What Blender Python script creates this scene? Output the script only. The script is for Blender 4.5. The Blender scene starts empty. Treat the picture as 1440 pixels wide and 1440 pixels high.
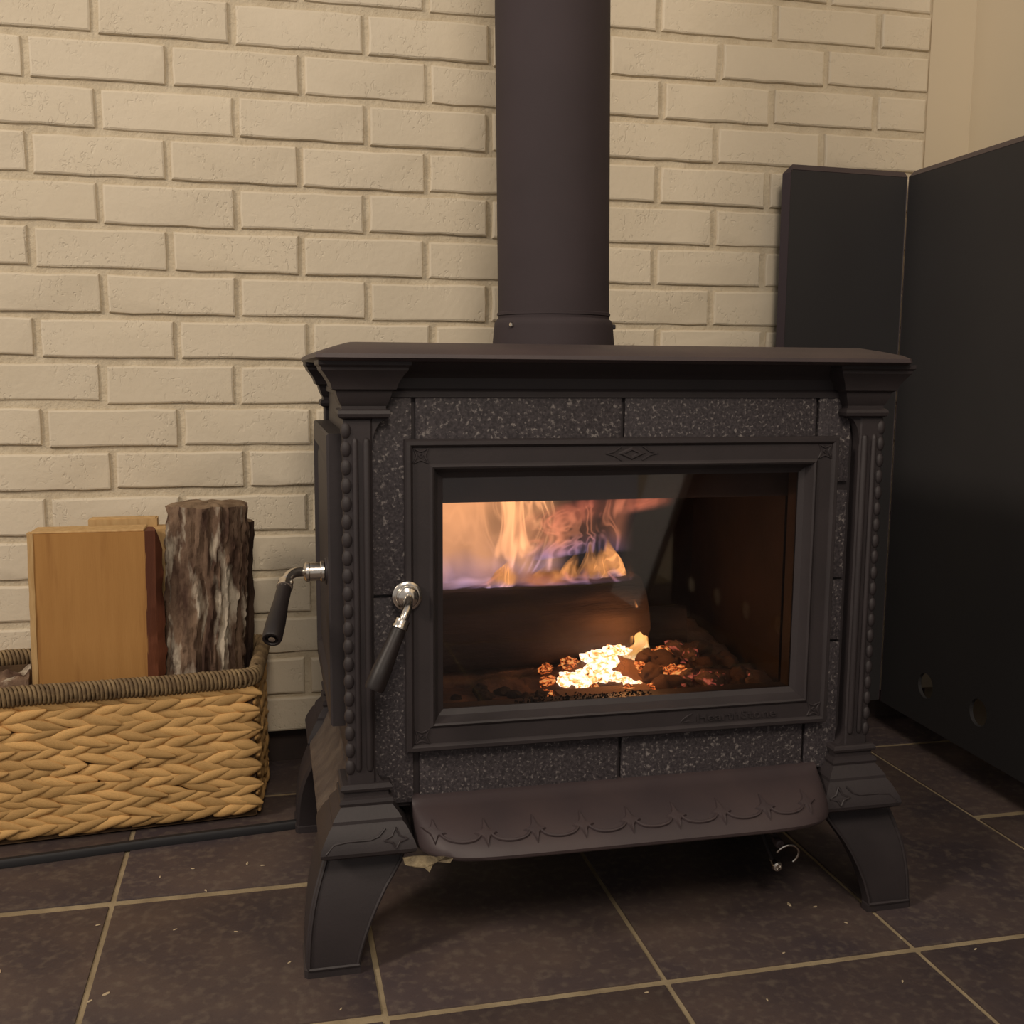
import bpy, bmesh, math, random
from mathutils import Vector, Matrix, noise as mn

random.seed(7)
PI = math.pi
S = bpy.context.scene
COL = S.collection

# ------------------------------------------------------------------ camera, world, light, exposure
R_, U_, F_ = Vector((0.974421, -0.224627, 0.006868)), Vector((0.02318, 0.130856, 0.99113)), Vector((0.223533, 0.965619, -0.132715))
cam_d = bpy.data.cameras.new('camera')
cam = bpy.data.objects.new('camera', cam_d)
COL.objects.link(cam)
cam_d.sensor_fit = 'HORIZONTAL'
cam_d.sensor_width = 36.0
cam_d.lens = 1486.2 / 1440 * 36.0
cam_d.clip_start = 0.02
B_ = -F_
cam.matrix_world = Matrix(((R_.x, U_.x, B_.x, 0.240), (R_.y, U_.y, B_.y, -1.7291), (R_.z, U_.z, B_.z, 0.6567), (0, 0, 0, 1)))
S.camera = cam

world = bpy.data.worlds.new('room_ambient')
S.world = world
world.use_nodes = True
world.node_tree.nodes['Background'].inputs[0].default_value = (1.0, 0.93, 0.88, 1)
world.node_tree.nodes['Background'].inputs[1].default_value = 0.34

def area_light(name, loc, target, size, power, color, shape='DISK'):
    d = bpy.data.lights.new(name, 'AREA')
    d.shape = shape
    d.size = size
    d.energy = power
    d.color = color
    o = bpy.data.objects.new(name, d)
    COL.objects.link(o)
    o.location = loc
    o.rotation_euler = (Vector(target) - Vector(loc)).to_track_quat('-Z', 'Y').to_euler()
    return o

area_light('ceiling_lamp_light', (-2.35, -1.95, 2.50), (0.6, -0.2, 0.6), 0.60, 50, (1.0, 0.855, 0.70))
area_light('fill_light', (0.26, -2.85, 2.40), (1.05, 0.0, 0.9), 0.8, 33, (1.0, 0.855, 0.70))  # soft fill added behind the camera to brighten the right of the wall

vs = S.view_settings
vs.view_transform = 'Standard'
vs.look = 'None'
vs.exposure = 0.0
vs.gamma = 1.0
vs.use_curve_mapping = False
S.cycles.use_denoising = True
S.cycles.max_bounces = 8
S.cycles.transparent_max_bounces = 32
S.cycles.sample_clamp_indirect = 4.0

# ------------------------------------------------------------------ materials
def srgb(r, g, b):
    f = lambda c: (c / 255 / 12.92) if c / 255 <= 0.04045 else ((c / 255 + 0.055) / 1.055) ** 2.4
    return (f(r), f(g), f(b), 1)

MATS = {}
def material(name, c1, c2=None, scale=12.0, rough=0.6, metal=0.0, bump=0.0, bscale=60.0, stretch=(1, 1, 1), lo=0.35, hi=0.65,
             c3=None, s3=40.0, lo3=0.6, hi3=0.75, spec=0.4, detail=6.0, per_object=0.0, bdist=0.002):
    m = bpy.data.materials.new(name)
    m.use_nodes = True
    nt = m.node_tree
    N, L = nt.nodes, nt.links
    bs = N['Principled BSDF']
    bs.inputs['Roughness'].default_value = rough
    bs.inputs['Metallic'].default_value = metal
    bs.inputs['Specular IOR Level'].default_value = spec
    tc = N.new('ShaderNodeTexCoord')
    mp = N.new('ShaderNodeMapping')
    mp.inputs['Scale'].default_value = stretch
    L.new(tc.outputs['Object'], mp.inputs['Vector'])
    vec = mp.outputs['Vector']
    oi = N.new('ShaderNodeObjectInfo')
    add = N.new('ShaderNodeVectorMath')
    add.operation = 'ADD'
    sc = N.new('ShaderNodeMath'); sc.operation = 'MULTIPLY'; sc.inputs[1].default_value = 37.0
    L.new(oi.outputs['Random'], sc.inputs[0])
    L.new(vec, add.inputs[0]); L.new(sc.outputs[0], add.inputs[1])
    vec = add.outputs[0]
    col = None
    if c2 is not None:
        nz = N.new('ShaderNodeTexNoise'); nz.inputs['Scale'].default_value = scale; nz.inputs['Detail'].default_value = detail
        L.new(vec, nz.inputs['Vector'])
        mr = N.new('ShaderNodeMapRange'); mr.inputs[1].default_value = lo; mr.inputs[2].default_value = hi
        L.new(nz.outputs['Fac'], mr.inputs[0])
        mx = N.new('ShaderNodeMix'); mx.data_type = 'RGBA'
        mx.inputs[6].default_value = c1; mx.inputs[7].default_value = c2
        L.new(mr.outputs[0], mx.inputs[0])
        col = mx.outputs[2]
        if c3 is not None:
            n3 = N.new('ShaderNodeTexNoise'); n3.inputs['Scale'].default_value = s3; n3.inputs['Detail'].default_value = 5
            L.new(vec, n3.inputs['Vector'])
            m3 = N.new('ShaderNodeMapRange'); m3.inputs[1].default_value = lo3; m3.inputs[2].default_value = hi3
            L.new(n3.outputs['Fac'], m3.inputs[0])
            x3 = N.new('ShaderNodeMix'); x3.data_type = 'RGBA'
            L.new(m3.outputs[0], x3.inputs[0]); L.new(col, x3.inputs[6]); x3.inputs[7].default_value = c3
            col = x3.outputs[2]
    if per_object:
        hv = N.new('ShaderNodeHueSaturation')
        v = N.new('ShaderNodeMapRange'); v.inputs[3].default_value = 1 - per_object; v.inputs[4].default_value = 1 + per_object
        L.new(oi.outputs['Random'], v.inputs[0]); L.new(v.outputs[0], hv.inputs['Value'])
        if col: L.new(col, hv.inputs['Color'])
        else: hv.inputs['Color'].default_value = c1
        col = hv.outputs[0]
    if col: L.new(col, bs.inputs['Base Color'])
    else: bs.inputs['Base Color'].default_value = c1
    if bump:
        b1 = N.new('ShaderNodeTexNoise'); b1.inputs['Scale'].default_value = bscale; b1.inputs['Detail'].default_value = 8; b1.inputs['Roughness'].default_value = 0.62
        L.new(vec, b1.inputs['Vector'])
        bp = N.new('ShaderNodeBump'); bp.inputs['Strength'].default_value = bump; bp.inputs['Distance'].default_value = bdist
        L.new(b1.outputs['Fac'], bp.inputs['Height']); L.new(bp.outputs[0], bs.inputs['Normal'])
    MATS[name] = m
    return m

def pitted(m, scale, lo, depth):
    """add sparse little pits and cracks to a painted surface's bump"""
    nt = m.node_tree; N, L = nt.nodes, nt.links
    bp = [n for n in N if n.type == 'BUMP'][0]
    src = bp.inputs['Height'].links[0].from_socket
    vec = src.node.inputs['Vector'].links[0].from_socket
    mp = N.new('ShaderNodeMapping'); mp.inputs['Scale'].default_value = (1.0, 1.0, 0.75)
    L.new(vec, mp.inputs['Vector'])
    n = N.new('ShaderNodeTexNoise'); n.inputs['Scale'].default_value = scale; n.inputs['Detail'].default_value = 3; n.inputs['Distortion'].default_value = 1.2
    L.new(mp.outputs[0], n.inputs['Vector'])
    r = N.new('ShaderNodeMapRange'); r.inputs[1].default_value = lo; r.inputs[2].default_value = lo + 0.09; r.inputs[3].default_value = 0.0; r.inputs[4].default_value = depth
    L.new(n.outputs['Fac'], r.inputs[0])
    patch = N.new('ShaderNodeTexNoise'); patch.inputs['Scale'].default_value = 14; patch.inputs['Detail'].default_value = 2
    L.new(vec, patch.inputs['Vector'])
    pr = N.new('ShaderNodeMapRange'); pr.inputs[1].default_value = 0.45; pr.inputs[2].default_value = 0.62
    L.new(patch.outputs['Fac'], pr.inputs[0])
    mu = N.new('ShaderNodeMath'); mu.operation = 'MULTIPLY'
    L.new(r.outputs[0], mu.inputs[0]); L.new(pr.outputs[0], mu.inputs[1])
    sb = N.new('ShaderNodeMath'); sb.operation = 'SUBTRACT'
    L.new(src, sb.inputs[0]); L.new(mu.outputs[0], sb.inputs[1])
    L.new(sb.outputs[0], bp.inputs['Height'])

CREAM = (0.70, 0.615, 0.475, 1)
M_brick = material('painted_brick', CREAM, (0.665, 0.58, 0.44, 1), 5, 0.62, bump=0.40, bscale=85, spec=0.3, per_object=0.025, bdist=0.0022)
pitted(M_brick, 120, 0.57, 1.3)
M_mortar = material('painted_mortar', (0.66, 0.575, 0.43, 1), (0.57, 0.485, 0.35, 1), 30, 0.8, bump=0.8, bscale=120, spec=0.2, bdist=0.004)
M_plaster = material('plaster', (0.62, 0.53, 0.39, 1), (0.60, 0.515, 0.375, 1), 3, 0.7, bump=0.06, bscale=200, spec=0.2)
M_tile = material('slate_tile', (0.060, 0.0455, 0.049, 1), (0.106, 0.075, 0.064, 1), 6.5, 0.48, bump=0.30, bscale=60, spec=0.35, lo=0.38, hi=0.66,
                  c3=(0.150, 0.118, 0.094, 1), s3=85, lo3=0.50, hi3=0.84, per_object=0.10, detail=9, bdist=0.003)
M_grout = material('grout', (0.37, 0.295, 0.185, 1), (0.27, 0.21, 0.13, 1), 30, 0.85, bump=0.4, bscale=220, spec=0.2)
M_base = material('dark_base_tile', (0.038, 0.028, 0.026, 1), (0.075, 0.05, 0.042, 1), 9, 0.5, bump=0.15)
M_iron = material('cast_iron', (0.0355, 0.0282, 0.0300, 1), (0.029, 0.0236, 0.0250, 1), 16, 0.55, bump=0.22, bscale=260, spec=0.42, bdist=0.001)
M_iron_lit = material('cast_iron_lit', (0.047, 0.034, 0.0365, 1), (0.061, 0.0425, 0.043, 1), 11, 0.52, bump=0.15, bscale=120, spec=0.45, bdist=0.001)  # cast iron in a lighter colour, standing for light on top plate and lip
M_iron_worn_lit = material('worn_iron_lit', (0.060, 0.046, 0.042, 1), (0.12, 0.094, 0.075, 1), 30, 0.6, bump=0.8, bscale=70, spec=0.35, stretch=(1, 1, 0.4), bdist=0.004)  # rough worn iron, with light on the left side put into its colour
M_stone = material('soapstone', (0.033, 0.028, 0.0315, 1), (0.080, 0.068, 0.073, 1), 330, 0.6, bump=0.35, bscale=150, spec=0.35, lo=0.36, hi=0.72,
                   c3=(0.24, 0.215, 0.205, 1), s3=270, lo3=0.57, hi3=0.70, bdist=0.001)
M_pipe = material('stovepipe_paint', (0.054, 0.0415, 0.0455, 1), (0.046, 0.036, 0.039, 1), 7, 0.75, bump=0.05, bscale=200, spec=0.22)
M_panel = material('black_panel', (0.036, 0.034, 0.035, 1), (0.039, 0.037, 0.038, 1), 5, 0.62, spec=0.25)
M_flange = material('panel_edge', (0.052, 0.037, 0.043, 1), None, rough=0.45, spec=0.4)
M_chrome = material('nickel', (0.72, 0.67, 0.60, 1), None, rough=0.2, metal=1.0)
M_grip = material('grip_black', (0.014, 0.011, 0.011, 1), (0.022, 0.016, 0.016, 1), 30, 0.45, spec=0.4)
M_lining = material('firebrick', (0.034, 0.022, 0.019, 1), (0.021, 0.0145, 0.0135, 1), 14, 0.8, bump=0.4, bscale=60)
M_lining_lit = material('firebrick_lit', (0.085, 0.054, 0.046, 1), (0.060, 0.038, 0.034, 1), 9, 0.8, bump=0.3)  # lining firebrick lightened: light on the baffle is put into its colour
M_char = material('charred_wood', (0.022, 0.014, 0.013, 1), (0.055, 0.033, 0.026, 1), 22, 0.85, bump=0.9, bscale=45, stretch=(0.25, 1, 1), lo=0.4, hi=0.75, bdist=0.006)
M_ash = material('ash', (0.17, 0.095, 0.06, 1), (0.085, 0.045, 0.032, 1), 26, 0.95, bump=0.8, bscale=70, bdist=0.006)
M_soot = material('soot', (0.008, 0.007, 0.007, 1), None, rough=0.9)
M_wood = material('split_wood', (0.43, 0.22, 0.068, 1), (0.40, 0.20, 0.060, 1), 14, 0.72, bump=0.30, bscale=90, stretch=(6, 6, 0.5), spec=0.25,
                  c3=(0.28, 0.125, 0.036, 1), s3=9, lo3=0.60, hi3=0.82, bdist=0.001)
M_woodpale = material('pale_wood', (0.56, 0.37, 0.17, 1), (0.47, 0.29, 0.12, 1), 30, 0.75, bump=0.3, bscale=120, stretch=(4, 4, 1), spec=0.25, bdist=0.001)
M_innerbark = material('inner_bark', (0.20, 0.066, 0.030, 1), (0.115, 0.040, 0.022, 1), 16, 0.75, bump=0.5, bscale=60, stretch=(2, 2, 0.4), spec=0.2)
M_bark = material('bark', (0.25, 0.165, 0.11, 1), (0.080, 0.045, 0.032, 1), 30, 0.9, bump=1.0, bscale=110, stretch=(1.5, 1.5, 0.45), lo=0.36, hi=0.62,
                  c3=(0.56, 0.48, 0.37, 1), s3=26, lo3=0.53, hi3=0.64, spec=0.15, bdist=0.004)
M_barkdark = material('dark_bark', (0.095, 0.058, 0.040, 1), (0.038, 0.024, 0.020, 1), 30, 0.9, bump=1.0, bscale=90, stretch=(1.5, 1.5, 0.4), spec=0.15, bdist=0.004)
M_endgrain = material('end_grain', (0.25, 0.175, 0.11, 1), (0.14, 0.09, 0.055, 1), 45, 0.85, bump=0.7, bscale=130, spec=0.2, bdist=0.003)
M_straw = material('water_hyacinth', (0.78, 0.485, 0.19, 1), (0.52, 0.29, 0.10, 1), 30, 0.55, bump=0.5, bscale=60, stretch=(0.35, 4, 4), lo=0.35, hi=0.7, spec=0.3,
                   c3=(0.25, 0.13, 0.045, 1), s3=16, lo3=0.60, hi3=0.80, per_object=0.24, bdist=0.0015)
M_strawdark = material('woven_backing', (0.13, 0.075, 0.034, 1), (0.075, 0.042, 0.022, 1), 30, 0.8, bump=0.6, bscale=120)
M_rim = material('rim_rope', (0.30, 0.21, 0.11, 1), (0.15, 0.10, 0.055, 1), 60, 0.7, bump=0.5, bscale=300, spec=0.2)
M_chip = material('chip_wood', (0.50, 0.40, 0.26, 1), None, rough=0.8)
M_break = material('broken_edge_metal', (0.34, 0.27, 0.16, 1), (0.06, 0.045, 0.03, 1), 55, 0.7, bump=0.8, bscale=150)
M_cord = material('black_rubber', (0.0135, 0.013, 0.015, 1), None, rough=0.55, spec=0.35)

def glass_material():
    m = bpy.data.materials.new('fire_glass'); m.use_nodes = True
    N, L = m.node_tree.nodes, m.node_tree.links
    N.remove(N['Principled BSDF'])
    t = N.new('ShaderNodeBsdfTransparent'); t.inputs[0].default_value = (0.93, 0.90, 0.88, 1)
    g = N.new('ShaderNodeBsdfGlossy'); g.inputs['Roughness'].default_value = 0.03
    f = N.new('ShaderNodeFresnel'); f.inputs[0].default_value = 1.5
    mx = N.new('ShaderNodeMixShader')
    L.new(f.outputs[0], mx.inputs[0]); L.new(t.outputs[0], mx.inputs[1]); L.new(g.outputs[0], mx.inputs[2])
    L.new(mx.outputs[0], N['Material Output'].inputs[0])
    return m
M_glass = glass_material()

def glow_material(name, dark, hot, strength, scale, lo, hi, hot2=(1.0, 0.9, 0.6, 1)):
    m = bpy.data.materials.new(name); m.use_nodes = True
    N, L = m.node_tree.nodes, m.node_tree.links
    bs = N['Principled BSDF']
    bs.inputs['Roughness'].default_value = 0.9
    bs.inputs['Base Color'].default_value = dark
    tc = N.new('ShaderNodeTexCoord')
    nz = N.new('ShaderNodeTexNoise'); nz.inputs['Scale'].default_value = scale; nz.inputs['Detail'].default_value = 4; nz.inputs['Distortion'].default_value = 0.6
    L.new(tc.outputs['Object'], nz.inputs['Vector'])
    mr = N.new('ShaderNodeMapRange'); mr.inputs[1].default_value = lo; mr.inputs[2].default_value = hi
    L.new(nz.outputs['Fac'], mr.inputs[0])
    rp = N.new('ShaderNodeValToRGB')
    rp.color_ramp.elements[0].color = (0, 0, 0, 1)
    rp.color_ramp.elements[1].color = hot2
    e = rp.color_ramp.elements.new(0.45); e.color = hot
    L.new(mr.outputs[0], rp.inputs[0])
    L.new(rp.outputs[0], bs.inputs['Emission Color'])
    bs.inputs['Emission Strength'].default_value = strength
    bp = N.new('ShaderNodeBump'); bp.inputs['Strength'].default_value = 0.8; bp.inputs['Distance'].default_value = 0.004
    L.new(nz.outputs['Fac'], bp.inputs['Height']); L.new(bp.outputs[0], bs.inputs['Normal'])
    return m
M_ember = glow_material('glowing_ember', (0.10, 0.045, 0.025, 1), (0.85, 0.16, 0.03, 1), 0.9, 1.6, 0.42, 0.66, (1.0, 0.52, 0.16, 1))
M_emberhot = glow_material('white_hot_ember', (0.2, 0.1, 0.05, 1), (1.0, 0.40, 0.12, 1), 2.2, 1.5, 0.30, 0.54, (1.0, 0.86, 0.66, 1))
M_emberdim = glow_material('dull_ember', (0.13, 0.075, 0.045, 1), (0.60, 0.10, 0.07, 1), 0.45, 1.4, 0.54, 0.74, (1.0, 0.30, 0.18, 1))

def flame_material(name, base, mid, tip, strength, opacity, scale, ridge=0.09, fw=0.75):
    """thin glowing gas: emission over transparency, swirled by noise; the colour changes from the root of the flame upwards"""
    m = bpy.data.materials.new(name); m.use_nodes = True
    N, L = m.node_tree.nodes, m.node_tree.links
    N.remove(N['Principled BSDF'])
    tc = N.new('ShaderNodeTexCoord')
    at = N.new('ShaderNodeAttribute'); at.attribute_name = 'flow'
    sep = N.new('ShaderNodeSeparateColor'); L.new(at.outputs['Color'], sep.inputs[0])
    mp = N.new('ShaderNodeMapping'); mp.inputs['Scale'].default_value = (1.0, 1.0, 0.42)
    mp.inputs['Rotation'].default_value = (0, 0.35, 0)
    L.new(tc.outputs['Object'], mp.inputs['Vector'])
    def nz(s, d, dist):
        n = N.new('ShaderNodeTexNoise'); n.inputs['Scale'].default_value = s; n.inputs['Detail'].default_value = d; n.inputs['Distortion'].default_value = dist
        L.new(mp.outputs[0], n.inputs['Vector']); return n
    def math_(op, a, b=None):
        n = N.new('ShaderNodeMath'); n.operation = op; n.use_clamp = False
        for i, v in enumerate((a, b)):
            if v is None: continue
            if hasattr(v, 'links'): L.new(v, n.inputs[i])
            else: n.inputs[i].default_value = v
        return n.outputs[0]
    def rng(v, a, b, c, d):
        n = N.new('ShaderNodeMapRange'); n.interpolation_type = 'SMOOTHSTEP'
        n.inputs[1].default_value = a; n.inputs[2].default_value = b; n.inputs[3].default_value = c; n.inputs[4].default_value = d
        L.new(v, n.inputs[0]); return n.outputs[0]
    soft = nz(scale, 2, 1.6).outputs['Fac']
    fine = nz(scale * 1.4, 2, 2.6).outputs['Fac']
    body = rng(soft, 0.34, 0.66, 0.15, 1.0)
    dist = math_('ABSOLUTE', math_('SUBTRACT', fine, 0.5))
    fil = rng(dist, 0.0, ridge, 1.0, 0.0)
    rp = N.new('ShaderNodeValToRGB')
    rp.color_ramp.elements[0].color = base; rp.color_ramp.elements[1].color = tip
    e = rp.color_ramp.elements.new(0.35); e.color = mid
    wob = math_('ADD', sep.outputs[1], math_('MULTIPLY', math_('SUBTRACT', soft, 0.5), 0.7))
    L.new(wob, rp.inputs[0])
    br = math_('ADD', math_('MULTIPLY', body, 0.75), math_('MULTIPLY', fil, fw))
    em = N.new('ShaderNodeEmission'); L.new(rp.outputs[0], em.inputs[0]); L.new(math_('MULTIPLY', br, strength), em.inputs[1])
    tr = N.new('ShaderNodeBsdfTransparent')
    mx = N.new('ShaderNodeMixShader')
    al = math_('MULTIPLY', math_('MULTIPLY', sep.outputs[2], math_('ADD', math_('MULTIPLY', body, 0.8), math_('MULTIPLY', fil, 0.3))), opacity)
    cl = N.new('ShaderNodeClamp'); L.new(al, cl.inputs[0])
    L.new(cl.outputs[0], mx.inputs[0]); L.new(tr.outputs[0], mx.inputs[1]); L.new(em.outputs[0], mx.inputs[2])
    L.new(mx.outputs[0], N['Material Output'].inputs[0])
    return m
M_flame_peach = flame_material('flame_peach', (0.42, 0.30, 0.52, 1), (0.95, 0.44, 0.21, 1), (0.95, 0.42, 0.17, 1), 1.5, 0.90, 5.0, 0.05)
M_flame_pink = flame_material('flame_pink', (0.36, 0.24, 0.46, 1), (0.80, 0.28, 0.14, 1), (0.62, 0.17, 0.09, 1), 1.0, 0.80, 5.0, 0.045)
M_flame_yellow = flame_material('flame_yellow', (0.42, 0.32, 0.58, 1), (1.0, 0.42, 0.15, 1), (1.0, 0.40, 0.11, 1), 1.65, 1.25, 13.0, 0.06, 0.25)
M_flame_orange = flame_material('flame_orange', (1.0, 0.72, 0.36, 1), (1.0, 0.52, 0.16, 1), (0.95, 0.36, 0.10, 1), 2.2, 1.6, 8.0, 0.06, 0.1)
M_flame_red = flame_material('flame_faint_red', (0.30, 0.10, 0.07, 1), (0.50, 0.13, 0.07, 1), (0.50, 0.12, 0.07, 1), 0.95, 0.75, 6)

# ------------------------------------------------------------------ geometry helpers
def tag(o, label=None, cat=None, group=None, kind=None):
    if label: o['label'] = label
    if cat: o['category'] = cat
    if group: o['group'] = group
    if kind: o['kind'] = kind
    return o

def thing(name, label, cat, loc, group=None):
    o = bpy.data.objects.new(name, None)
    COL.objects.link(o)
    o.location = loc
    o.empty_display_size = 0.05
    return tag(o, label, cat, group)

def attach(o, parent):
    if parent is not None:
        o.parent = parent
        o.matrix_parent_inverse = Matrix.Translation(-Vector(parent.location)) if parent.type == 'EMPTY' else Matrix.Translation(-Vector(parent.location))
    return o

def make(name, bm, mat, parent=None, smooth=True, angle=35):
    bmesh.ops.recalc_face_normals(bm, faces=bm.faces)
    me = bpy.data.meshes.new(name)
    bm.to_mesh(me); bm.free()
    me.materials.append(mat)
    if smooth:
        me.polygons.foreach_set('use_smooth', [True] * len(me.polygons))
        try: me.set_sharp_from_angle(angle=math.radians(angle))
        except Exception: pass
    o = bpy.data.objects.new(name, me)
    COL.objects.link(o)
    return attach(o, parent)

def loft(bm, rings, cap=True, closed=True):
    vr = [[bm.verts.new(p) for p in r] for r in rings]
    n = len(vr[0])
    for a, b in zip(vr, vr[1:]):
        for i in range(n if closed else n - 1):
            j = (i + 1) % n
            try: bm.faces.new((a[i], a[j], b[j], b[i]))
            except ValueError: pass
    if cap:
        bm.faces.new(vr[0]); bm.faces.new(vr[-1])
    return vr

def rect(x0, x1, y0, y1, z):
    return [(x0, y0, z), (x1, y0, z), (x1, y1, z), (x0, y1, z)]

def box(bm, x0, x1, y0, y1, z0, z1, bev=0.0, seg=1):
    t = bmesh.new()
    loft(t, [rect(x0, x1, y0, y1, z0), rect(x0, x1, y0, y1, z1)])
    if bev:
        bmesh.ops.bevel(t, geom=t.edges[:] , offset=bev, segments=seg, affect='EDGES', profile=0.6)
    bmesh.ops.recalc_face_normals(t, faces=t.faces)
    me = bpy.data.meshes.new('tmp'); t.to_mesh(me); t.free()
    bm.from_mesh(me); bpy.data.meshes.remove(me)

def B(*args, **k):
    bm = bmesh.new(); box(bm, *args, **k); return bm

def frames(pts):
    pts = [Vector(p) for p in pts]
    out = []
    ref = Vector((0, 0, 1))
    for i, p in enumerate(pts):
        a = pts[max(0, i - 1)]; b = pts[min(len(pts) - 1, i + 1)]
        t = (b - a).normalized()
        if abs(t.dot(ref)) > 0.98: ref = Vector((1, 0, 0)) if abs(t.x) < 0.9 else Vector((0, 1, 0))
        n = (ref - t * ref.dot(t)).normalized()
        ref = n
        out.append((p, t, n, t.cross(n)))
    return out

def tube(bm, pts, rad, sides=10, cap=True):
    rings = []
    fr = frames(pts)
    for i, (p, t, n, b) in enumerate(fr):
        r = rad[i] if isinstance(rad, (list, tuple)) else rad
        rings.append([p + (n * math.cos(a) + b * math.sin(a)) * r for a in [2 * PI * k / sides for k in range(sides)]])
    loft(bm, rings, cap)

def lathe(bm, prof, c, axis=Vector((0, 0, 1)), sides=32, cap=True):
    """prof: (radius, distance along the axis)"""
    axis = Vector(axis).normalized(); c = Vector(c)
    ref = Vector((0, 0, 1)) if abs(axis.z) < 0.9 else Vector((1, 0, 0))
    n = (ref - axis * ref.dot(axis)).normalized(); b = axis.cross(n)
    loft(bm, [[c + axis * h + (n * math.cos(a) + b * math.sin(a)) * max(r, 1e-5) for a in [2 * PI * k / sides for k in range(sides)]] for r, h in prof], cap)

def copy_of(o, loc, parent, scale=None, rot=None):
    c = o.copy()
    COL.objects.link(c)
    c.parent = parent
    c.matrix_parent_inverse = Matrix.Translation(-Vector(parent.location))
    c.location = loc
    if scale is not None: c.scale = scale
    if rot is not None: c.rotation_euler = rot
    return c

def struct(name, bm, mat, smooth=False):
    o = make(name, bm, mat, None, smooth)
    o['kind'] = 'structure'
    return o

# ------------------------------------------------------------------ setting: floor with tiles
TS, TX, TY = 0.30447, 0.0393, -0.4175
floor = struct('floor', B(-1.62, 1.62, -2.9, 0.20, -0.04, -0.0025), M_grout)
tag(floor, 'dark slate-look tile floor with tan grout lines')
G = 0.0032
tile_proto = None
for i in range(-5, 5):
    for j in range(-1, 8):
        x0, x1 = TX + i * TS + G, TX + (i + 1) * TS - G
        y1, y0 = TY - (j - 1) * TS - G, TY - j * TS + G
        y1 = min(y1, 0.18)
        if i in (1, 2, 3) and j == 0: continue
        if i in (1, 2, 3) and j == 1: y1 = TY + TS - G
        if y1 < y0 + 0.01: continue
        if y1 - y0 > 0.4:
            bm = bmesh.new()
            hx, hy = (x1 - x0) / 2, (y1 - y0) / 2
            box(bm, -hx, hx, -hy, hy, -0.012, 0.0, bev=0.0014, seg=2)
            t = make('tile', bm, M_tile, None, smooth=True)
            t.parent = floor
            t.location = ((x0 + x1) / 2, (y0 + y1) / 2, 0)
            continue
        if tile_proto is None or (y1 - y0) < 0.25:
            bm = bmesh.new()
            hx, hy = (x1 - x0) / 2, (y1 - y0) / 2
            box(bm, -hx, hx, -hy, hy, -0.012, 0.0, bev=0.0014, seg=2)
            t = make('tile', bm, M_tile, None, smooth=True)
            t.parent = floor
            t.location = ((x0 + x1) / 2, (y0 + y1) / 2, 0)
            if (y1 - y0) >= 0.25: tile_proto = t
        else:
            t = copy_of(tile_proto, ((x0 + x1) / 2, (y0 + y1) / 2, 0), floor)
        t.location.z = random.uniform(-0.0006, 0.0)

# ------------------------------------------------------------------ setting: brick wall
BW, BH, Z0, J = 0.19736, 0.0677, 1.14472, 0.0105
MEAS = {(-1,4.5):(-8.9,0.6), (-1,5.5):(1.0,0.1), (-1,6.5):(-1.3,2.5), (-1,7):(2.2,3.9), (0,0):(0.5,1.2), (0,1):(-1.1,0.5), (0,2):(1.5,-1.8), (0,3):(3.6,-2.9), (0,5):(2.0,-5.0), (0,6):(-0.2,0.1), (0,7):(2.6,3.2), (1,-0.5):(2.3,1.6), (1,0.5):(4.6,1.6), (1,1.5):(2.6,0.1), (1,2.5):(0.9,-0.6), (1,4.5):(-0.3,-1.5), (1,5.5):(-0.7,-2.3), (1,6.5):(-0.7,1.1), (1,7):(3.6,2.4), (2,0):(-0.4,1.5), (2,1):(1.4,-0.9), (2,2):(2.7,-0.9), (2,3):(1.7,-2.7), (2,5):(-1.7,-1.3), (3,-0.5):(0.4,2.8), (3,0.5):(-1.8,-1.0), (3,1.5):(-2.8,-2.1), (3,2.5):(-1.4,-3.2), (3,4.5):(-4.9,-1.9), (3,5.5):(-3.1,-3.6), (4,0):(-2.7,0.2), (4,1):(-0.8,-2.5), (4,2):(0.5,-2.6), (4,3):(2.2,-0.7), (4,5):(-0.8,-2.5), (5,-0.5):(-2.5,2.9), (5,0.5):(-2.9,0.1), (5,1.5):(-2.7,-1.1), (5,2.5):(-3.1,-1.5), (5,4.5):(-8.2,-2.9), (5,5.5):(-5.7,-2.3), (6,0):(-2.8,1.6), (6,1):(-2.2,0.4), (6,2):(2.4,0.7), (6,3):(2.2,-2.7), (6,5):(-1.9,-1.3), (7,-0.5):(-1.3,5.2), (7,0.5):(3.3,1.3), (7,1.5):(7.8,1.0), (8,0):(-9.4,4.9), (8,1):(-7.0,-1.1), (9,-0.5):(3.3,4.4), (9,0.5):(4.5,1.2), (9,1.5):(10.0,1.9), (10,0):(0.3,1.7), (10,1):(3.4,3.5), (11,1.5):(2.7,-1.8), (13,1.5):(6.9,-1.5), (15,1.5):(-5.6,-4.0)}
def off(r, c):
    if (r, c) in MEAS: return MEAS[(r, c)]
    k = [(abs(c - b), MEAS[(a, b)]) for (a, b) in MEAS if a == r and abs(c - b) <= 1.01]
    if k: return min(k)[1]
    rr = random.Random(int(r * 131 + c * 7 + 999))
    return (rr.uniform(-3, 3), rr.uniform(-1.2, 1.2))

XEND = 1.3855
mortar = struct('wall_back', B(-1.62, 1.475, 0.0052, 0.14, 0.0615, 2.40), M_mortar)
tag(mortar, 'cream painted brick wall behind the wood stove')
base = struct('baseboard_back', B(-1.62, 1.475, 0.030, 0.06, -0.002, 0.0615, bev=0.002), M_base)
tag(base, 'dark tile skirting recessed below the painted brick wall')

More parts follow.
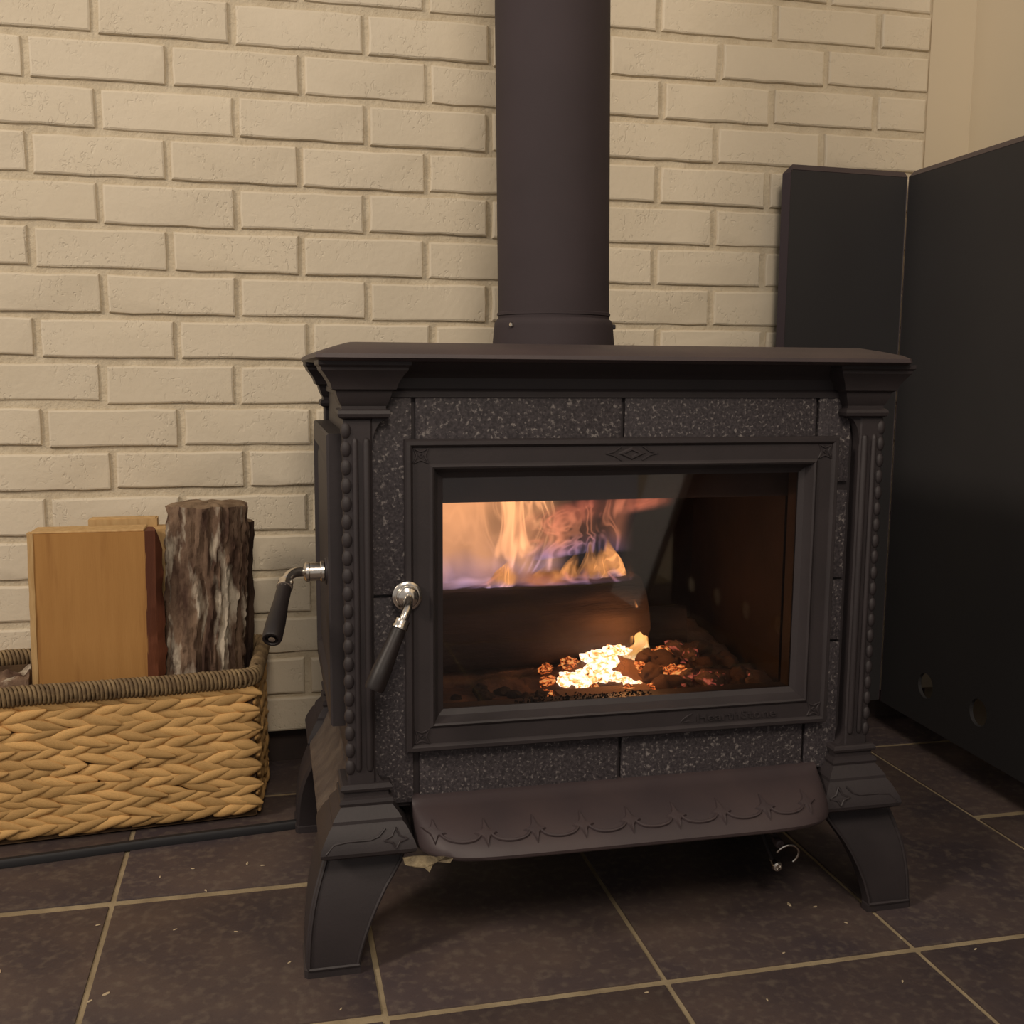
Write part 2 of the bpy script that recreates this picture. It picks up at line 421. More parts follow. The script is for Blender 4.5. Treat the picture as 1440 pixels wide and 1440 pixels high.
def brick_mesh(seed, w=None):
    """a hand-laid brick: wavering arrises, rounded front edge, slightly uneven face"""
    rr = random.Random(seed)
    w = w or (BW - J)
    hx, hz, c = w / 2, (BH - J) / 2, 0.0036
    n = 5 if w > 0.12 else 3
    out = []
    for k in range(n): out.append((-hx + 2 * hx * k / n, -hz))
    out += [(hx, -hz), (hx, 0.0)]
    for k in range(n): out.append((hx - 2 * hx * k / n, hz))
    out += [(-hx, hz), (-hx, 0.0)]
    jit = [(x + rr.uniform(-0.0011, 0.0011), z + rr.uniform(-0.0013, 0.0010)) for x, z in out]
    t = bmesh.new()
    rnd = lambda f, d: [(x * (1 - f / hx), d + rr.uniform(-0.0004, 0.0004), z * (1 - f / hz)) for x, z in jit]
    loft(t, [[(x, 0.03, z) for x, z in jit], [(x, c, z) for x, z in jit], rnd(0.0012, 0.0011), rnd(c, 0.0)], cap=False)
    t.faces.new(list(t.verts)[-len(jit):])
    return t
protos = []
for k in range(8):
    o = make('brick', brick_mesh(k), M_brick, None, angle=16)
    protos.append(o)
half = brick_mesh(77, BW / 2 - J)
half_o = make('brick', half, M_brick, None, angle=16)
used = set()
rest = bmesh.new()
def place_brick(x0, x1, zb, zt, seed):
    rr = random.Random(seed)
    w, h = x1 - x0, zt - zb
    src = half_o if w < 0.12 else protos[rr.randrange(8)]
    sx = w / ((BW / 2 - J) if src is half_o else (BW - J))
    loc = ((x0 + x1) / 2, rr.uniform(-0.0012, 0.0012), (zb + zt) / 2)
    if src.name in used:
        o = src.copy(); COL.objects.link(o)
    else:
        o = src; used.add(src.name)
    o.parent = mortar
    o.location = loc
    o.scale = (sx, 1, h / (BH - J))
    o.rotation_euler = (rr.uniform(-.006, .006), rr.uniform(-.0025, .0025), rr.uniform(-.004, .004))
for r in range(-18, 17):
    first = -7.5 if r % 2 else -7
    c = first
    while c <= 7.01:
        dx, dz = off(r, c)
        pdx, pdz = off(r, c - 1)
        x1 = c * BW + dx / 1000; x0 = (c - 1) * BW + pdx / 1000 + J
        zb = Z0 - r * BH + dz / 1000
        zt = Z0 - (r - 1) * BH + (dz * 0.5) / 1000 - J
        if c > 6.9: x1 = XEND
        if r % 2 and c > 6.4 and c < 6.6:
            place_brick(x0, x1, zb, zt, int(r * 57 + c * 13))
            dx7, dz7 = off(r, 7)
            place_brick(x1 + J, XEND, Z0 - r * BH + dz7 / 1000, zt, int(r * 57 + 4001))
        elif r >= -4 and c >= -1.6:
            place_brick(x0, x1, zb, zt, int(r * 57 + c * 13))
        elif zt < 2.38 and not (r < -4 and c > 6.6 and r % 2):
            box(rest, x0, x1, 0.0, 0.03, zb, zt, bev=0.003)
        c += 1
ro = make('brickwork', rest, M_brick, None, smooth=False)
ro.parent = mortar
ro['kind'] = 'stuff'

trim = struct('trim_1', B(1.3885, 1.476, 0.0015, 0.02, 0.0615, 2.40), M_plaster)
tag(trim, 'narrow cream plaster strip between brick wall and corner')
wr = struct('wall_right', B(1.475, 1.60, -2.9, 0.14, -0.01, 2.40), M_plaster)
tag(wr, 'smooth cream plaster wall behind the black heat shield')

# ------------------------------------------------------------------ black heat shields on stand-offs
def shield(name, label, p0, p1, z0, z1, ch, holes, clip, spacers):
    """sheet-metal pan seen from the side of its normal: face with holes, edges folded back"""
    p0, p1 = Vector((p0[0], p0[1], 0)), Vector((p1[0], p1[1], 0))
    ux = (p1 - p0); Ln = ux.length; ux.normalize()
    back = Vector((-ux.y, ux.x, 0))            # away from the viewer
    P = lambda u, v, d: p0 + ux * u + Vector((0, 0, v)) + back * d
    root = thing(name, label, 'heat shield', (p0.x, p0.y, 0), 'black heat shields')
    u0, u1, v0, v1 = (ch if clip == 'left' else 0.0), (Ln if clip == 'left' else Ln - ch), z0, z1 - ch
    # face
    bm = bmesh.new()
    n = 28
    for d in (0.0, 0.003):
        edges = []
        loops = [[(u0, v0), (u1, v0), (u1, v1), (u0, v1)]]
        for (hu, hv, hr) in holes:
            loops.append([(hu + hr * math.cos(2 * PI * q / n), hv + hr * math.sin(2 * PI * q / n)) for q in range(n)])
        for lp in loops:
            vv = [bm.verts.new(P(u, v, d)) for u, v in lp]
            edges += [bm.edges.new((vv[q], vv[(q + 1) % len(vv)])) for q in range(len(vv))]
        bmesh.ops.triangle_fill(bm, edges=edges, use_beauty=True, use_dissolve=False)
    for (hu, hv, hr) in holes:
        rim_ = [[bm.verts.new(P(hu + hr * math.cos(2 * PI * q / n), hv + hr * math.sin(2 * PI * q / n), d)) for q in range(n)] for d in (0.0, 0.006)]
        for q in range(n):
            bm.faces.new((rim_[0][q], rim_[0][(q + 1) % n], rim_[1][(q + 1) % n], rim_[1][q]))
    f = make('face_panel', bm, M_panel, root, smooth=False)
    # folded edge: front outline -> wider outline further back
    cl = 0.016
    front = [(u0, v0), (u1, v0), (u1, v1), (u0, v1)]
    bm = bmesh.new()
    def quad(a, b, c, d): bm.faces.new([bm.verts.new(P(*q)) for q in (a, b, c, d)])
    d = ch
    if clip == 'left':
        quad((u0, v1 - cl * 0.3, 0), (u0, v0, 0), (0, v0, d), (0, z1 - cl, d))
        quad((u0 + cl * 0.2, v1, 0), (cl * 1.1, z1, d), (Ln, z1, d), (u1, v1, 0))
        quad((u0, v1 - cl * 0.3, 0), (0, z1 - cl, d), (cl * 1.1, z1, d), (u0 + cl * 0.2, v1, 0))
    else:
        quad((u0, v1, 0), (0, z1, d), (Ln, z1, d), (u1, v1, 0))
        quad((u1, v0, 0), (u1, v1, 0), (Ln, z1, d), (Ln, v0, d))
    quad((0 if clip != 'left' else Ln, v0, 0), (0 if clip != 'left' else Ln, v1, 0), (0 if clip != 'left' else Ln, z1, d), (0 if clip != 'left' else Ln, v0, d))
    bmesh.ops.remove_doubles(bm, verts=bm.verts, dist=1e-5)
    fl = make('folded_edge', bm, M_flange, root, smooth=False)
    md = fl.modifiers.new('thickness', 'SOLIDIFY'); md.thickness = 0.0025; md.offset = 0
    for (u, v, ln) in spacers:
        bm = bmesh.new()
        tube(bm, [P(u, v, 0.002), P(u, v, ln)], 0.009, 12)
        make('spacer', bm, M_flange, root)
    return root

shield('heat_shield', 'narrow black heat shield panel standing off the painted brick wall', (1.0965, -0.0475), (1.3335, -0.033), 0.056, 1.004, 0.010, [], 'left',
       [(0.05, 0.25, 0.0385), (0.19, 0.25, 0.030), (0.05, 0.85, 0.0385), (0.19, 0.85, 0.030)])
shield('heat_shield', 'wide black heat shield panel with two round holes along the plaster wall', (1.3358, -0.0365), (1.265, -2.05), 0.054, 1.004, 0.010,
       [(0.138 + 0.146 * k, 0.1245, 0.0220) for k in range(13)], 'right',
       [(u, z, 0.1385 + 0.035 * u) for u in (0.06, 0.68, 1.32, 1.95) for z in (0.3, 0.85)])

# ------------------------------------------------------------------ wood stove
XC = 0.630
stove = thing('wood_stove', 'black cast iron wood stove with soapstone tiles and glass door', 'stove', (XC, -0.42, 0.0))
mir = lambda x: 2 * XC - x

# body of the fire chamber: separate castings round an open front
make('side_wall', B(0.322, 0.400, -0.590, -0.225, 0.172, 0.662, bev=0.003), M_iron, stove)
make('side_wall', B(0.866, 0.938, -0.590, -0.225, 0.172, 0.662, bev=0.003), M_iron, stove)
make('rear_wall', B(0.400, 0.866, -0.262, -0.225, 0.172, 0.662), M_iron, stove)
make('hearth_plate', B(0.400, 0.866, -0.590, -0.262, 0.172, 0.256), M_iron, stove)
make('baffle', B(0.400, 0.866, -0.560, -0.262, 0.508, 0.560), M_lining_lit, stove)
make('fire_lining', B(0.400, 0.866, -0.276, -0.2615, 0.256, 0.508), M_lining, stove)
make('fire_lining', B(0.852, 0.8665, -0.560, -0.276, 0.256, 0.508), M_lining, stove)
make('fire_lining', B(0.3995, 0.412, -0.560, -0.276, 0.256, 0.508), M_lining, stove)

def front_plate():
    bm = bmesh.new()
    o = (0.322, 0.938, 0.172, 0.640); i = (0.418, 0.850, 0.278, 0.546)
    def ring(r, y): return [(r[0], y, r[2]), (r[1], y, r[2]), (r[1], y, r[3]), (r[0], y, r[3])]
    vr = loft(bm, [ring(o, -0.585), ring(o, -0.600), ring(i, -0.600), ring(i, -0.570), ring(o, -0.570), ring(o, -0.585)], cap=False)
    bmesh.ops.remove_doubles(bm, verts=bm.verts, dist=1e-5)
    return bm
make('front_plate', front_plate(), M_iron, stove, smooth=False)

# soapstone tiles on the front
YS = -0.606
def stone(x0, x1, z0, z1, y=YS):
    make('soapstone_tile', B(x0, x1, y, -0.598, z0, z1, bev=0.0013, seg=2), M_stone, stove)
gz = 0.0016
stone(0.346, 0.3895, 0.415, 0.630); stone(0.346, 0.3895, 0.178, 0.4115)
stone(0.3935, 0.6245, 0.560, 0.630); stone(0.6285, 0.8625, 0.560, 0.630)
stone(0.8665, 0.9075, 0.5295, 0.630); stone(0.8665, 0.9075, 0.414, 0.5195); stone(0.8665, 0.9075, 0.338, 0.411); stone(0.8665, 0.9075, 0.178, 0.335)
stone(0.3965, 0.6285, 0.172, 0.262); stone(0.6325, 0.8665 - 0.004, 0.172, 0.262)

# top plate, frieze, capitals
bm = bmesh.new()
def rng_(x0, x1, y0, y1, z, c=0.006):
    return [(x0 + c, y0, z), (x1 - c, y0, z), (x1, y0 + c, z), (x1, y1 - c, z), (x1 - c, y1, z), (x0 + c, y1, z), (x0, y1 - c, z), (x0, y0 + c, z)]
loft(bm, [rng_(0.300, 0.945, -0.644, -0.196, 0.6650), rng_(0.291, 0.953, -0.653, -0.188, 0.6660), rng_(0.288, 0.956, -0.656, -0.185, 0.6685), rng_(0.289, 0.955, -0.655, -0.186, 0.6725),
          rng_(0.296, 0.948, -0.648, -0.192, 0.6765), rng_(0.312, 0.932, -0.626, -0.208, 0.6815), rng_(0.321, 0.923, -0.612, -0.216, 0.6840), rng_(0.326, 0.918, -0.606, -0.222, 0.6852)])
make('top_plate', bm, M_iron_lit, stove)
bm = bmesh.new()
fr = lambda o, z: rect(0.322 - o, 0.938 + o, -0.604 - o, -0.222 + o, z)
loft(bm, [fr(0, 0.6265), fr(0.004, 0.628), fr(0.004, 0.634), fr(0.001, 0.637), fr(0.001, 0.648), fr(0.006, 0.655), fr(0.014, 0.661), fr(0.018, 0.6655)])
make('frieze', bm, M_iron, stove)
def capital(x0, x1, y0, y1):
    bm = bmesh.new()
    k = lambda o, z: rect(x0 - o, x1 + o, y0 - o, y1 + o, z)
    loft(bm, [k(-0.001, 0.606), k(0.0015, 0.6075), k(0.0025, 0.611), k(0.0015, 0.6145), k(-0.002, 0.616), k(-0.002, 0.619), k(0.0, 0.622), k(0.003, 0.630), k(0.004, 0.6345), k(0.008, 0.6365),
              k(0.010, 0.643), k(0.015, 0.651), k(0.019, 0.656), k(0.0195, 0.659), k(0.022, 0.6615), k(0.022, 0.666)])
    make('capital', bm, M_iron, stove, angle=25)
for (xa, xb) in ((0.313, 0.363), (0.893, 0.943)):
    capital(xa, xb, -0.622, -0.572)
    capital(xa, xb, -0.266, -0.214)

# pilasters with fluted faces and a string of beads along the outer corner
def arcbracket(xa, xb, z0, z1, y0, y1, up=True):
    """concave bracket: straight at xa, widening to xb"""
    bm = bmesh.new()
    n = 8
    top = []
    for q in range(n + 1):
        t = q / n
        top.append((xa + (xb - xa) * (1 - math.sqrt(max(0, 1 - t * t))), z0 + (z1 - z0) * t))
    poly = [(xa, z1)] + top[::-1] if False else top + [(xa, z1)]
    loft(bm, [[(x, y0, z) for x, z in poly], [(x, y1, z) for x, z in poly]])
    return bm
bead_proto = None
for side in (0, 1):
    X = (lambda x: x) if side == 0 else mir
    for (ya, yb) in ((-0.618, -0.586), (-0.256, -0.222)):
        lo, hi = sorted((X(0.3165), X(0.3465)))
        make('pilaster', B(lo, hi, ya, yb, 0.198, 0.607, bev=0.002), M_iron, stove)
    for xx, rad in ((0.3285, 0.0034), (0.3405, 0.0042)):
        bm = bmesh.new()
        zs = [0.222, 0.224, 0.228, 0.40, 0.580, 0.584, 0.586]
        tube(bm, [(X(xx), -0.6180, z) for z in zs], [0.0005, rad * .75, rad, rad, rad, rad * .75, 0.0005], 12)
        make('flute', bm, M_iron, stove)
    make('bracket', arcbracket(X(0.3465), X(0.3645), 0.574, 0.607, -0.6165, -0.600), M_iron, stove)
    make('bracket', arcbracket(X(0.3465), X(0.3605), 0.232, 0.207, -0.6165, -0.600), M_iron, stove)
    for k in range(20):
        z = 0.2275 + k * 0.01925
        if bead_proto is None:
            bm = bmesh.new()
            bmesh.ops.create_uvsphere(bm, u_segments=12, v_segments=8, radius=1.0)
            bead_proto = make('bead', bm, M_iron, None, angle=180)
            b = bead_proto; b.parent = stove; b.matrix_parent_inverse = Matrix.Translation(-stove.location); b.location = (X(0.3195), -0.6150, z)
        else:
            b = copy_of(bead_proto, (X(0.3195), -0.6150, z), stove)
        b.scale = (0.0060, 0.0060, 0.0096)
    # plinth: stepped and flared block above each leg
    lo, hi = sorted((X(0.3105), X(0.3610)))
    for (ya, yb) in ((-0.6215, -0.571), (-0.269, -0.2185)):
        bm = bmesh.new()
        k = lambda o, z: rect(lo - o, hi + o, ya - o, yb + o, z)
        loft(bm, [k(0.0, 0.2095), k(0.002, 0.208), k(0.003, 0.205), k(0.002, 0.202), k(-0.001, 0.2005), k(-0.001, 0.195), k(0.003, 0.1935), k(0.004, 0.1895), k(0.003, 0.186), k(0.004, 0.184),
                  k(0.009, 0.178), k(0.012, 0.1735), k(0.0125, 0.170), k(0.016, 0.166), k(0.0205, 0.158), k(0.0250, 0.149), k(0.0265, 0.143), k(0.0255, 0.139), k(0.018, 0.134)])
        make('plinth', bm, M_iron, stove, angle=25)

# side sill mouldings (the left one rough and worn, its pale brown painted in for the light) and rear apron
def sill(x_in, x_out, mat, sgn):
    bm = bmesh.new()
    rows = []
    prof = [(0.0, 0.196), (0.10, 0.194), (0.14, 0.186), (0.30, 0.180), (0.42, 0.172), (0.50, 0.166), (0.72, 0.156), (0.95, 0.146), (1.0, 0.140), (0.85, 0.134), (0.0, 0.134)]
    n = 14
    for q in range(n + 1):
        y = -0.572 + (0.572 - 0.268) * q / n
        ring = []
        for (t, z) in prof:
            w = 0.0015 * mn.noise(Vector((y * 60, z * 60, t * 3))) if 0 < t < 1 else 0
            ring.append((x_in + (x_out - x_in) * t + w, y, z + w))
        rows.append(ring)
    loft(bm, rows)
    make('side_sill', bm, mat, stove)
sill(0.324, 0.2865, M_iron_worn_lit, 1)
sill(0.936, 0.9735, M_iron, -1)
make('rear_apron', B(0.37, 0.89, -0.240, -0.222, 0.134, 0.20, bev=0.003), M_iron, stove)
make('bottom_pan', B(0.345, 0.915, -0.575, -0.245, 0.128, 0.180, bev=0.004), M_iron, stove)

# ash lip: a scalloped shelf between the front plinths
def lip_e(x):
    t = abs((x - 0.634) / 0.2475)
    return 0.070 * (max(0.0, 1 - t ** 9)) ** 0.5 + 0.012
def lip_prof(x):
    e = lip_e(x)
    zsh = 0.004 * (1 - min(1, e / 0.076))
    return [(-0.598, 0.186), (-0.606, 0.1855), (-0.610 - 0.04 * e, 0.1825), (-0.610 - 0.10 * e, 0.1795), (-0.610 - 0.22 * e, 0.1770), (-0.610 - 0.45 * e, 0.1725), (-0.610 - 0.66 * e, 0.1665), (-0.610 - 0.84 * e, 0.1590),
            (-0.610 - 0.95 * e, 0.1515), (-0.610 - 1.0 * e, 0.1455), (-0.610 - 0.99 * e, 0.1420 + zsh), (-0.610 - 0.94 * e, 0.1390 + zsh), (-0.610 - 0.6 * e, 0.137), (-0.598, 0.136)]
xs = [0.3870 + 0.4940 * (0.5 - 0.5 * math.cos(PI * q / 56)) for q in range(57)]
bm = bmesh.new()
loft(bm, [[(x, y, z) for (y, z) in lip_prof(x)] for x in xs])
lip = make('ash_lip', bm, M_iron_lit, stove, angle=40)
def on_lip(x, s, lift=0.0):
    """a point on the lip's curved face; s from 0 at the stones to 1 at the outer edge"""
    pr = lip_prof(x)[2:10]
    f = s * (len(pr) - 1); i = min(int(f), len(pr) - 2); t = f - i
    a, b = pr[i], pr[i + 1]
    y, z = a[0] + (b[0] - a[0]) * t, a[1] + (b[1] - a[1]) * t
    ty, tz = b[0] - a[0], b[1] - a[1]; L_ = math.hypot(ty, tz)
    return Vector((x, y + lift * tz / L_, z - lift * ty / L_ * 1.0))
pts_x = [0.4045 + 0.0543 * k for k in range(9)]
for x0 in pts_x:
    if x0 > 0.845: continue
    bm = bmesh.new()
    n = 5
    outline = []
    rx, rs = 0.0135, 0.19
    for (ax, az), (bx, bz) in (((0, 1), (1, 0)), ((1, 0), (0, -1)), ((0, -1), (-1, 0)), ((-1, 0), (0, 1))):
        for q in range(n):
            t = q / n
            px, pz = ax + (bx - ax) * t, az + (bz - az) * t
            k = 1 - 0.55 * 4 * t * (1 - t) * 0.75
            outline.append((px * k, pz * k))
    low = [bm.verts.new(on_lip(x0 + a * rx, 0.64 - b * rs, -0.0002)) for a, b in outline]
    top = [bm.verts.new(on_lip(x0 + a * rx * 0.8, 0.64 - b * rs * 0.8, 0.0024)) for a, b in outline]
    mid = bm.verts.new(on_lip(x0, 0.64, 0.0032))
    m = len(low)
    for q in range(m):
        j = (q + 1) % m
        bm.faces.new((low[q], low[j], top[j], top[q])); bm.faces.new((top[q], top[j], mid))
    o = make('star_ornament', bm, M_iron_lit, stove, angle=20)
for xa, xb in zip(pts_x, pts_x[1:]):
    if xb > 0.85: continue
    bm = bmesh.new()
    pts = []
    for q in range(13):
        t = q / 12
        x = xa + 0.006 + (xb - xa - 0.012) * t
        s = 0.66 + 0.085 * math.sin(PI * t) ** 0.6
        pts.append(on_lip(x, s, 0.0010))
    tube(bm, pts, 0.0017, 6)
    make('scallop_ridge', bm, M_iron_lit, stove)
# plinth stars
for side in (0, 1):
    X = (lambda x: x) if side == 0 else mir
    for (xa, dz) in ((0.365, 0.0),):
        bm = bmesh.new()
        for s in (-1, 1):
            tube(bm, [(X(xa + s * 0.013), -0.6445, 0.1535), (X(xa + s * 0.004), -0.6425, 0.1570), (X(xa), -0.6400, 0.1655)], 0.0013, 6)
            tube(bm, [(X(xa + s * 0.013), -0.6445, 0.1535), (X(xa + s * 0.004), -0.6465, 0.1515), (X(xa), -0.6480, 0.1450)], 0.0013, 6)
        make('star_outline', bm, M_iron, stove)
    bm = bmesh.new()
    tube(bm, [(X(0.290), -0.6475, 0.1440), (X(0.299), -0.6440, 0.1530), (X(0.313), -0.6435, 0.1550), (X(0.338), -0.6435, 0.1550), (X(0.347), -0.6425, 0.1580), (X(0.354), -0.6395, 0.1650)], 0.0013, 6)
    make('scallop_ridge', bm, M_iron, stove)
# broken, bare metal at the lip's end beside the left plinth
def shard(pts, th, mat, name):
    bm = bmesh.new()
    a = [bm.verts.new(p) for p in pts]; b = [bm.verts.new((p[0], p[1] + th, p[2] - 0.002)) for p in pts]
    n = len(pts)
    bm.faces.new(a); bm.faces.new(b)
    for i in range(n):
        j = (i + 1) % n
        bm.faces.new((a[i], a[j], b[j], b[i]))
    tag(make(name, bm, mat, stove, smooth=False), 'broken chipped edge with bare metal')
shard([(0.372, -0.6500, 0.1340), (0.384, -0.6520, 0.1360), (0.395, -0.6580, 0.1380), (0.404, -0.6680, 0.1415), (0.412, -0.6840, 0.1475), (0.420, -0.6880, 0.1470), (0.417, -0.6860, 0.1410), (0.406, -0.6700, 0.1360),
       (0.402, -0.6640, 0.1300), (0.399, -0.6600, 0.1200), (0.394, -0.6570, 0.1240), (0.386, -0.6530, 0.1230), (0.374, -0.6500, 0.1260)], 0.006, M_break, 'broken_edge')
shard([(0.852, -0.652, 0.1600), (0.862, -0.648, 0.1640), (0.871, -0.643, 0.1655), (0.872, -0.642, 0.1635), (0.863, -0.647, 0.1610), (0.854, -0.651, 0.1580)], 0.006, M_break, 'broken_edge')

# legs: four flared corner feet
leg_prof = [(0.137, 0.2925, 0.3800), (0.128, 0.2895, 0.3795), (0.118, 0.2860, 0.3760), (0.106, 0.2820, 0.3680), (0.092, 0.2775, 0.3580), (0.076, 0.2735, 0.3490), (0.058, 0.2705, 0.3405), (0.040, 0.2685, 0.3335),
            (0.022, 0.2675, 0.3280), (0.010, 0.2670, 0.3255), (0.009, 0.2655, 0.3270), (0.0, 0.2655, 0.3270)]
for sx in (0, 1):
    X = (lambda x: x) if sx == 0 else (lambda x: 1.270 - x)
    for sy in (0, 1):
        Y = (lambda y: y) if sy == 0 else (lambda y: -0.842 - y)
        bm = bmesh.new()
        rings = []
        for (z, xo, xi) in leg_prof:
            yo = -0.638 + (xo - 0.2655); yi = yo + (xi - xo)
            c = 0.0035
            if sy: rings.append([(X(xo + c), Y(yo), z), (X(xi), Y(yo), z), (X(xi - 0.004), Y(yi), z), (X(xo + 0.004), Y(yi), z), (X(xo), Y(yi - 0.006), z), (X(xo), Y(yo + c), z)])
            else: rings.append([(X(xo + c), Y(yo), z), (X(xi - 0.001), Y(yo), z), (X(xi), Y(yo + 0.012), z), (X(xo + 0.014), Y(yo + 0.014), z), (X(xo + 0.012), Y(yi), z), (X(xo), Y(yi - 0.001), z), (X(xo), Y(yo + c), z)])
        loft(bm, rings)
        bmesh.ops.triangulate(bm, faces=[f for f in bm.faces if len(f.verts) > 4])
        leg = make('leg', bm, M_iron if sx or sy else M_iron, stove, angle=30)
        # raised rim along the edges of the front face
        bm = bmesh.new()
        a = [(X(xo + 0.0035), Y(-0.638 + (xo - 0.2655) - 0.0004), z) for (z, xo, xi) in leg_prof[1:-2]]
        b = [(X(xi - 0.0025), Y(-0.638 + (xo - 0.2655) - 0.0004), z) for (z, xo, xi) in leg_prof[1:-2]]
        path = a + [(X(0.270), Y(-0.6378), 0.010), (X(0.3245), Y(-0.6378), 0.010)] + b[::-1]
        tube(bm, path, 0.0021, 6)
        make('leg_rim', bm, M_iron, leg)

# ---- front door: moulded frame, glass, ornaments, lettering, handle
def door_ring(ins, y):
    x0, x1, z0, z1 = 0.3805, 0.8860, 0.2405, 0.5835
    return [(x0 + ins, y, z0 + ins), (x1 - ins, y, z0 + ins), (x1 - ins, y, z1 - ins), (x0 + ins, y, z1 - ins)]
bm = bmesh.new()
loft(bm, [door_ring(*q) for q in ((0.001, -0.6055), (0.0, -0.6075), (0.0, -0.6200), (0.0015, -0.6220), (0.0055, -0.6225), (0.0075, -0.6205), (0.0085, -0.6185), (0.0255, -0.6185), (0.0270, -0.6200), (0.0290, -0.6212),
                                  (0.0310, -0.6200), (0.0325, -0.6160), (0.0365, -0.6090), (0.0405, -0.6065), (0.0425, -0.6055), (0.0425, -0.6020), (0.0300, -0.6015), (0.001, -0.6015), (0.001, -0.6055))], cap=False)
bmesh.ops.remove_doubles(bm, verts=bm.verts, dist=1e-6)
door = make('door', bm, M_iron, stove, angle=20)
tag(door, 'glazed front door with moulded iron frame')
make('glass_pane', B(0.415, 0.852, -0.6050, -0.6015, 0.275, 0.549), M_glass, door, smooth=False)
def diamond(cx, cz, w, h, y, lift, mat, parent, name):
    bm = bmesh.new()
    o = [(1, 0), (0, 1), (-1, 0), (0, -1)]
    a = [bm.verts.new((cx + p * w, y, cz + q * h)) for p, q in o]
    b = [bm.verts.new((cx + p * w * 0.78, y - lift, cz + q * h * 0.78)) for p, q in o]
    c = [bm.verts.new((cx + p * w * 0.52, y - lift, cz + q * h * 0.52)) for p, q in o]
    d = [bm.verts.new((cx + p * w * 0.38, y - 0.0002, cz + q * h * 0.38)) for p, q in o]
    for r, s in ((a, b), (b, c), (c, d)):
        for i in range(4):
            j = (i + 1) % 4
            bm.faces.new((r[i], r[j], s[j], s[i]))
    bm.faces.new(d)
    make(name, bm, mat, parent, angle=15)
diamond(0.6330, 0.5665, 0.017, 0.0075, -0.6185, 0.0016, M_iron, door, 'diamond_emblem')
for s in (-1, 1):
    bm = bmesh.new()
    tube(bm, [(0.633 + s * 0.030, -0.6188, 0.5665), (0.633 + s * 0.021, -0.6190, 0.5685), (0.633 + s * 0.012, -0.6190, 0.5745)], 0.0010, 6)
    tube(bm, [(0.633 + s * 0.030, -0.6188, 0.5665), (0.633 + s * 0.021, -0.6190, 0.5645), (0.633 + s * 0.012, -0.6190, 0.5590)], 0.0010, 6)
    make('emblem_line', bm, M_iron, door)
for (cx, cz) in ((0.3975, 0.5665), (0.8690, 0.5665), (0.3975, 0.2575), (0.8690, 0.2575)):
    bm = bmesh.new()
    r = 0.0078
    c4 = [(-r, -r), (r, -r), (r, r), (-r, r)]
    path = []
    for i in range(4):
        a, b = c4[i], c4[(i + 1) % 4]
        for q in range(6):
            t = q / 6
            k = 1 - 0.42 * math.sin(PI * t)
            path.append((cx + (a[0] + (b[0] - a[0]) * t) * k, -0.6190, cz + (a[1] + (b[1] - a[1]) * t) * k))
    path.append(path[0])
    tube(bm, path, 0.0011, 6)
    make('corner_ornament', bm, M_iron, door)
    diamond(cx, cz, 0.0032, 0.0032, -0.6185, 0.0014, M_iron, door, 'corner_stud')

def text_mesh(txt, size, extr):
    cu = bpy.data.curves.new('lettering', 'FONT')
    cu.body = txt; cu.size = size; cu.extrude = extr; cu.resolution_u = 3; cu.space_character = 1.02
    o = bpy.data.objects.new('lettering', cu); COL.objects.link(o)
    dg = bpy.context.evaluated_depsgraph_get()
    me = bpy.data.meshes.new_from_object(o.evaluated_get(dg))
    bpy.data.objects.remove(o)
    return me
me = text_mesh('HearthStone', 0.0155, 0.0009)
me.materials.append(M_iron)
xs_ = [v.co.x for v in me.vertices]
sx = 0.100 / (max(xs_) - min(xs_))
me.transform(Matrix.Translation((0.7185, -0.6190, 0.2520)) @ Matrix.Rotation(PI / 2, 4, 'X') @ Matrix.Diagonal((sx, 0.92, 1, 1)))
lt = bpy.data.objects.new('raised_lettering', me); COL.objects.link(lt); attach(lt, door)
tag(lt, 'raised cast maker name on the lower door rail')
bm = bmesh.new()
tube(bm, [(0.699, -0.6188, 0.2520), (0.704, -0.6190, 0.2570), (0.709, -0.6190, 0.2600), (0.7145, -0.6188, 0.2625)], [0.0004, 0.0011, 0.0011, 0.0004], 6)
tube(bm, [(0.702, -0.6188, 0.2520), (0.7085, -0.6190, 0.2535), (0.7155, -0.6190, 0.2525)], [0.0004, 0.001, 0.0004], 6)
make('logo_mark', bm, M_iron, door)

# soot crust baked on the lower edge of the glass
bm = bmesh.new()
for k in range(210):
    x = 0.505 + random.random() ** 0.9 * 0.165
    hgt = 0.003 + 0.008 * max(0, mn.noise(Vector((x * 120, 3, 1)))) + 0.004 * random.random()
    z = 0.2825 + random.random() * hgt
    r = random.uniform(0.0006, 0.0017)
    c = Vector((x, -0.6012, z))
    vs_ = [bm.verts.new(c + Vector((math.cos(a) * r * random.uniform(.6, 1.3), 0.0, math.sin(a) * r * random.uniform(.6, 1.3)))) for a in [2 * PI * q / 6 for q in range(6)]]
    tip = bm.verts.new(c + Vector((0, 0.0012, 0)))
    for q in range(6): bm.faces.new((vs_[q], vs_[(q + 1) % 6], tip))
so = make('soot_crust', bm, M_soot, door, smooth=False); so['kind'] = 'stuff'

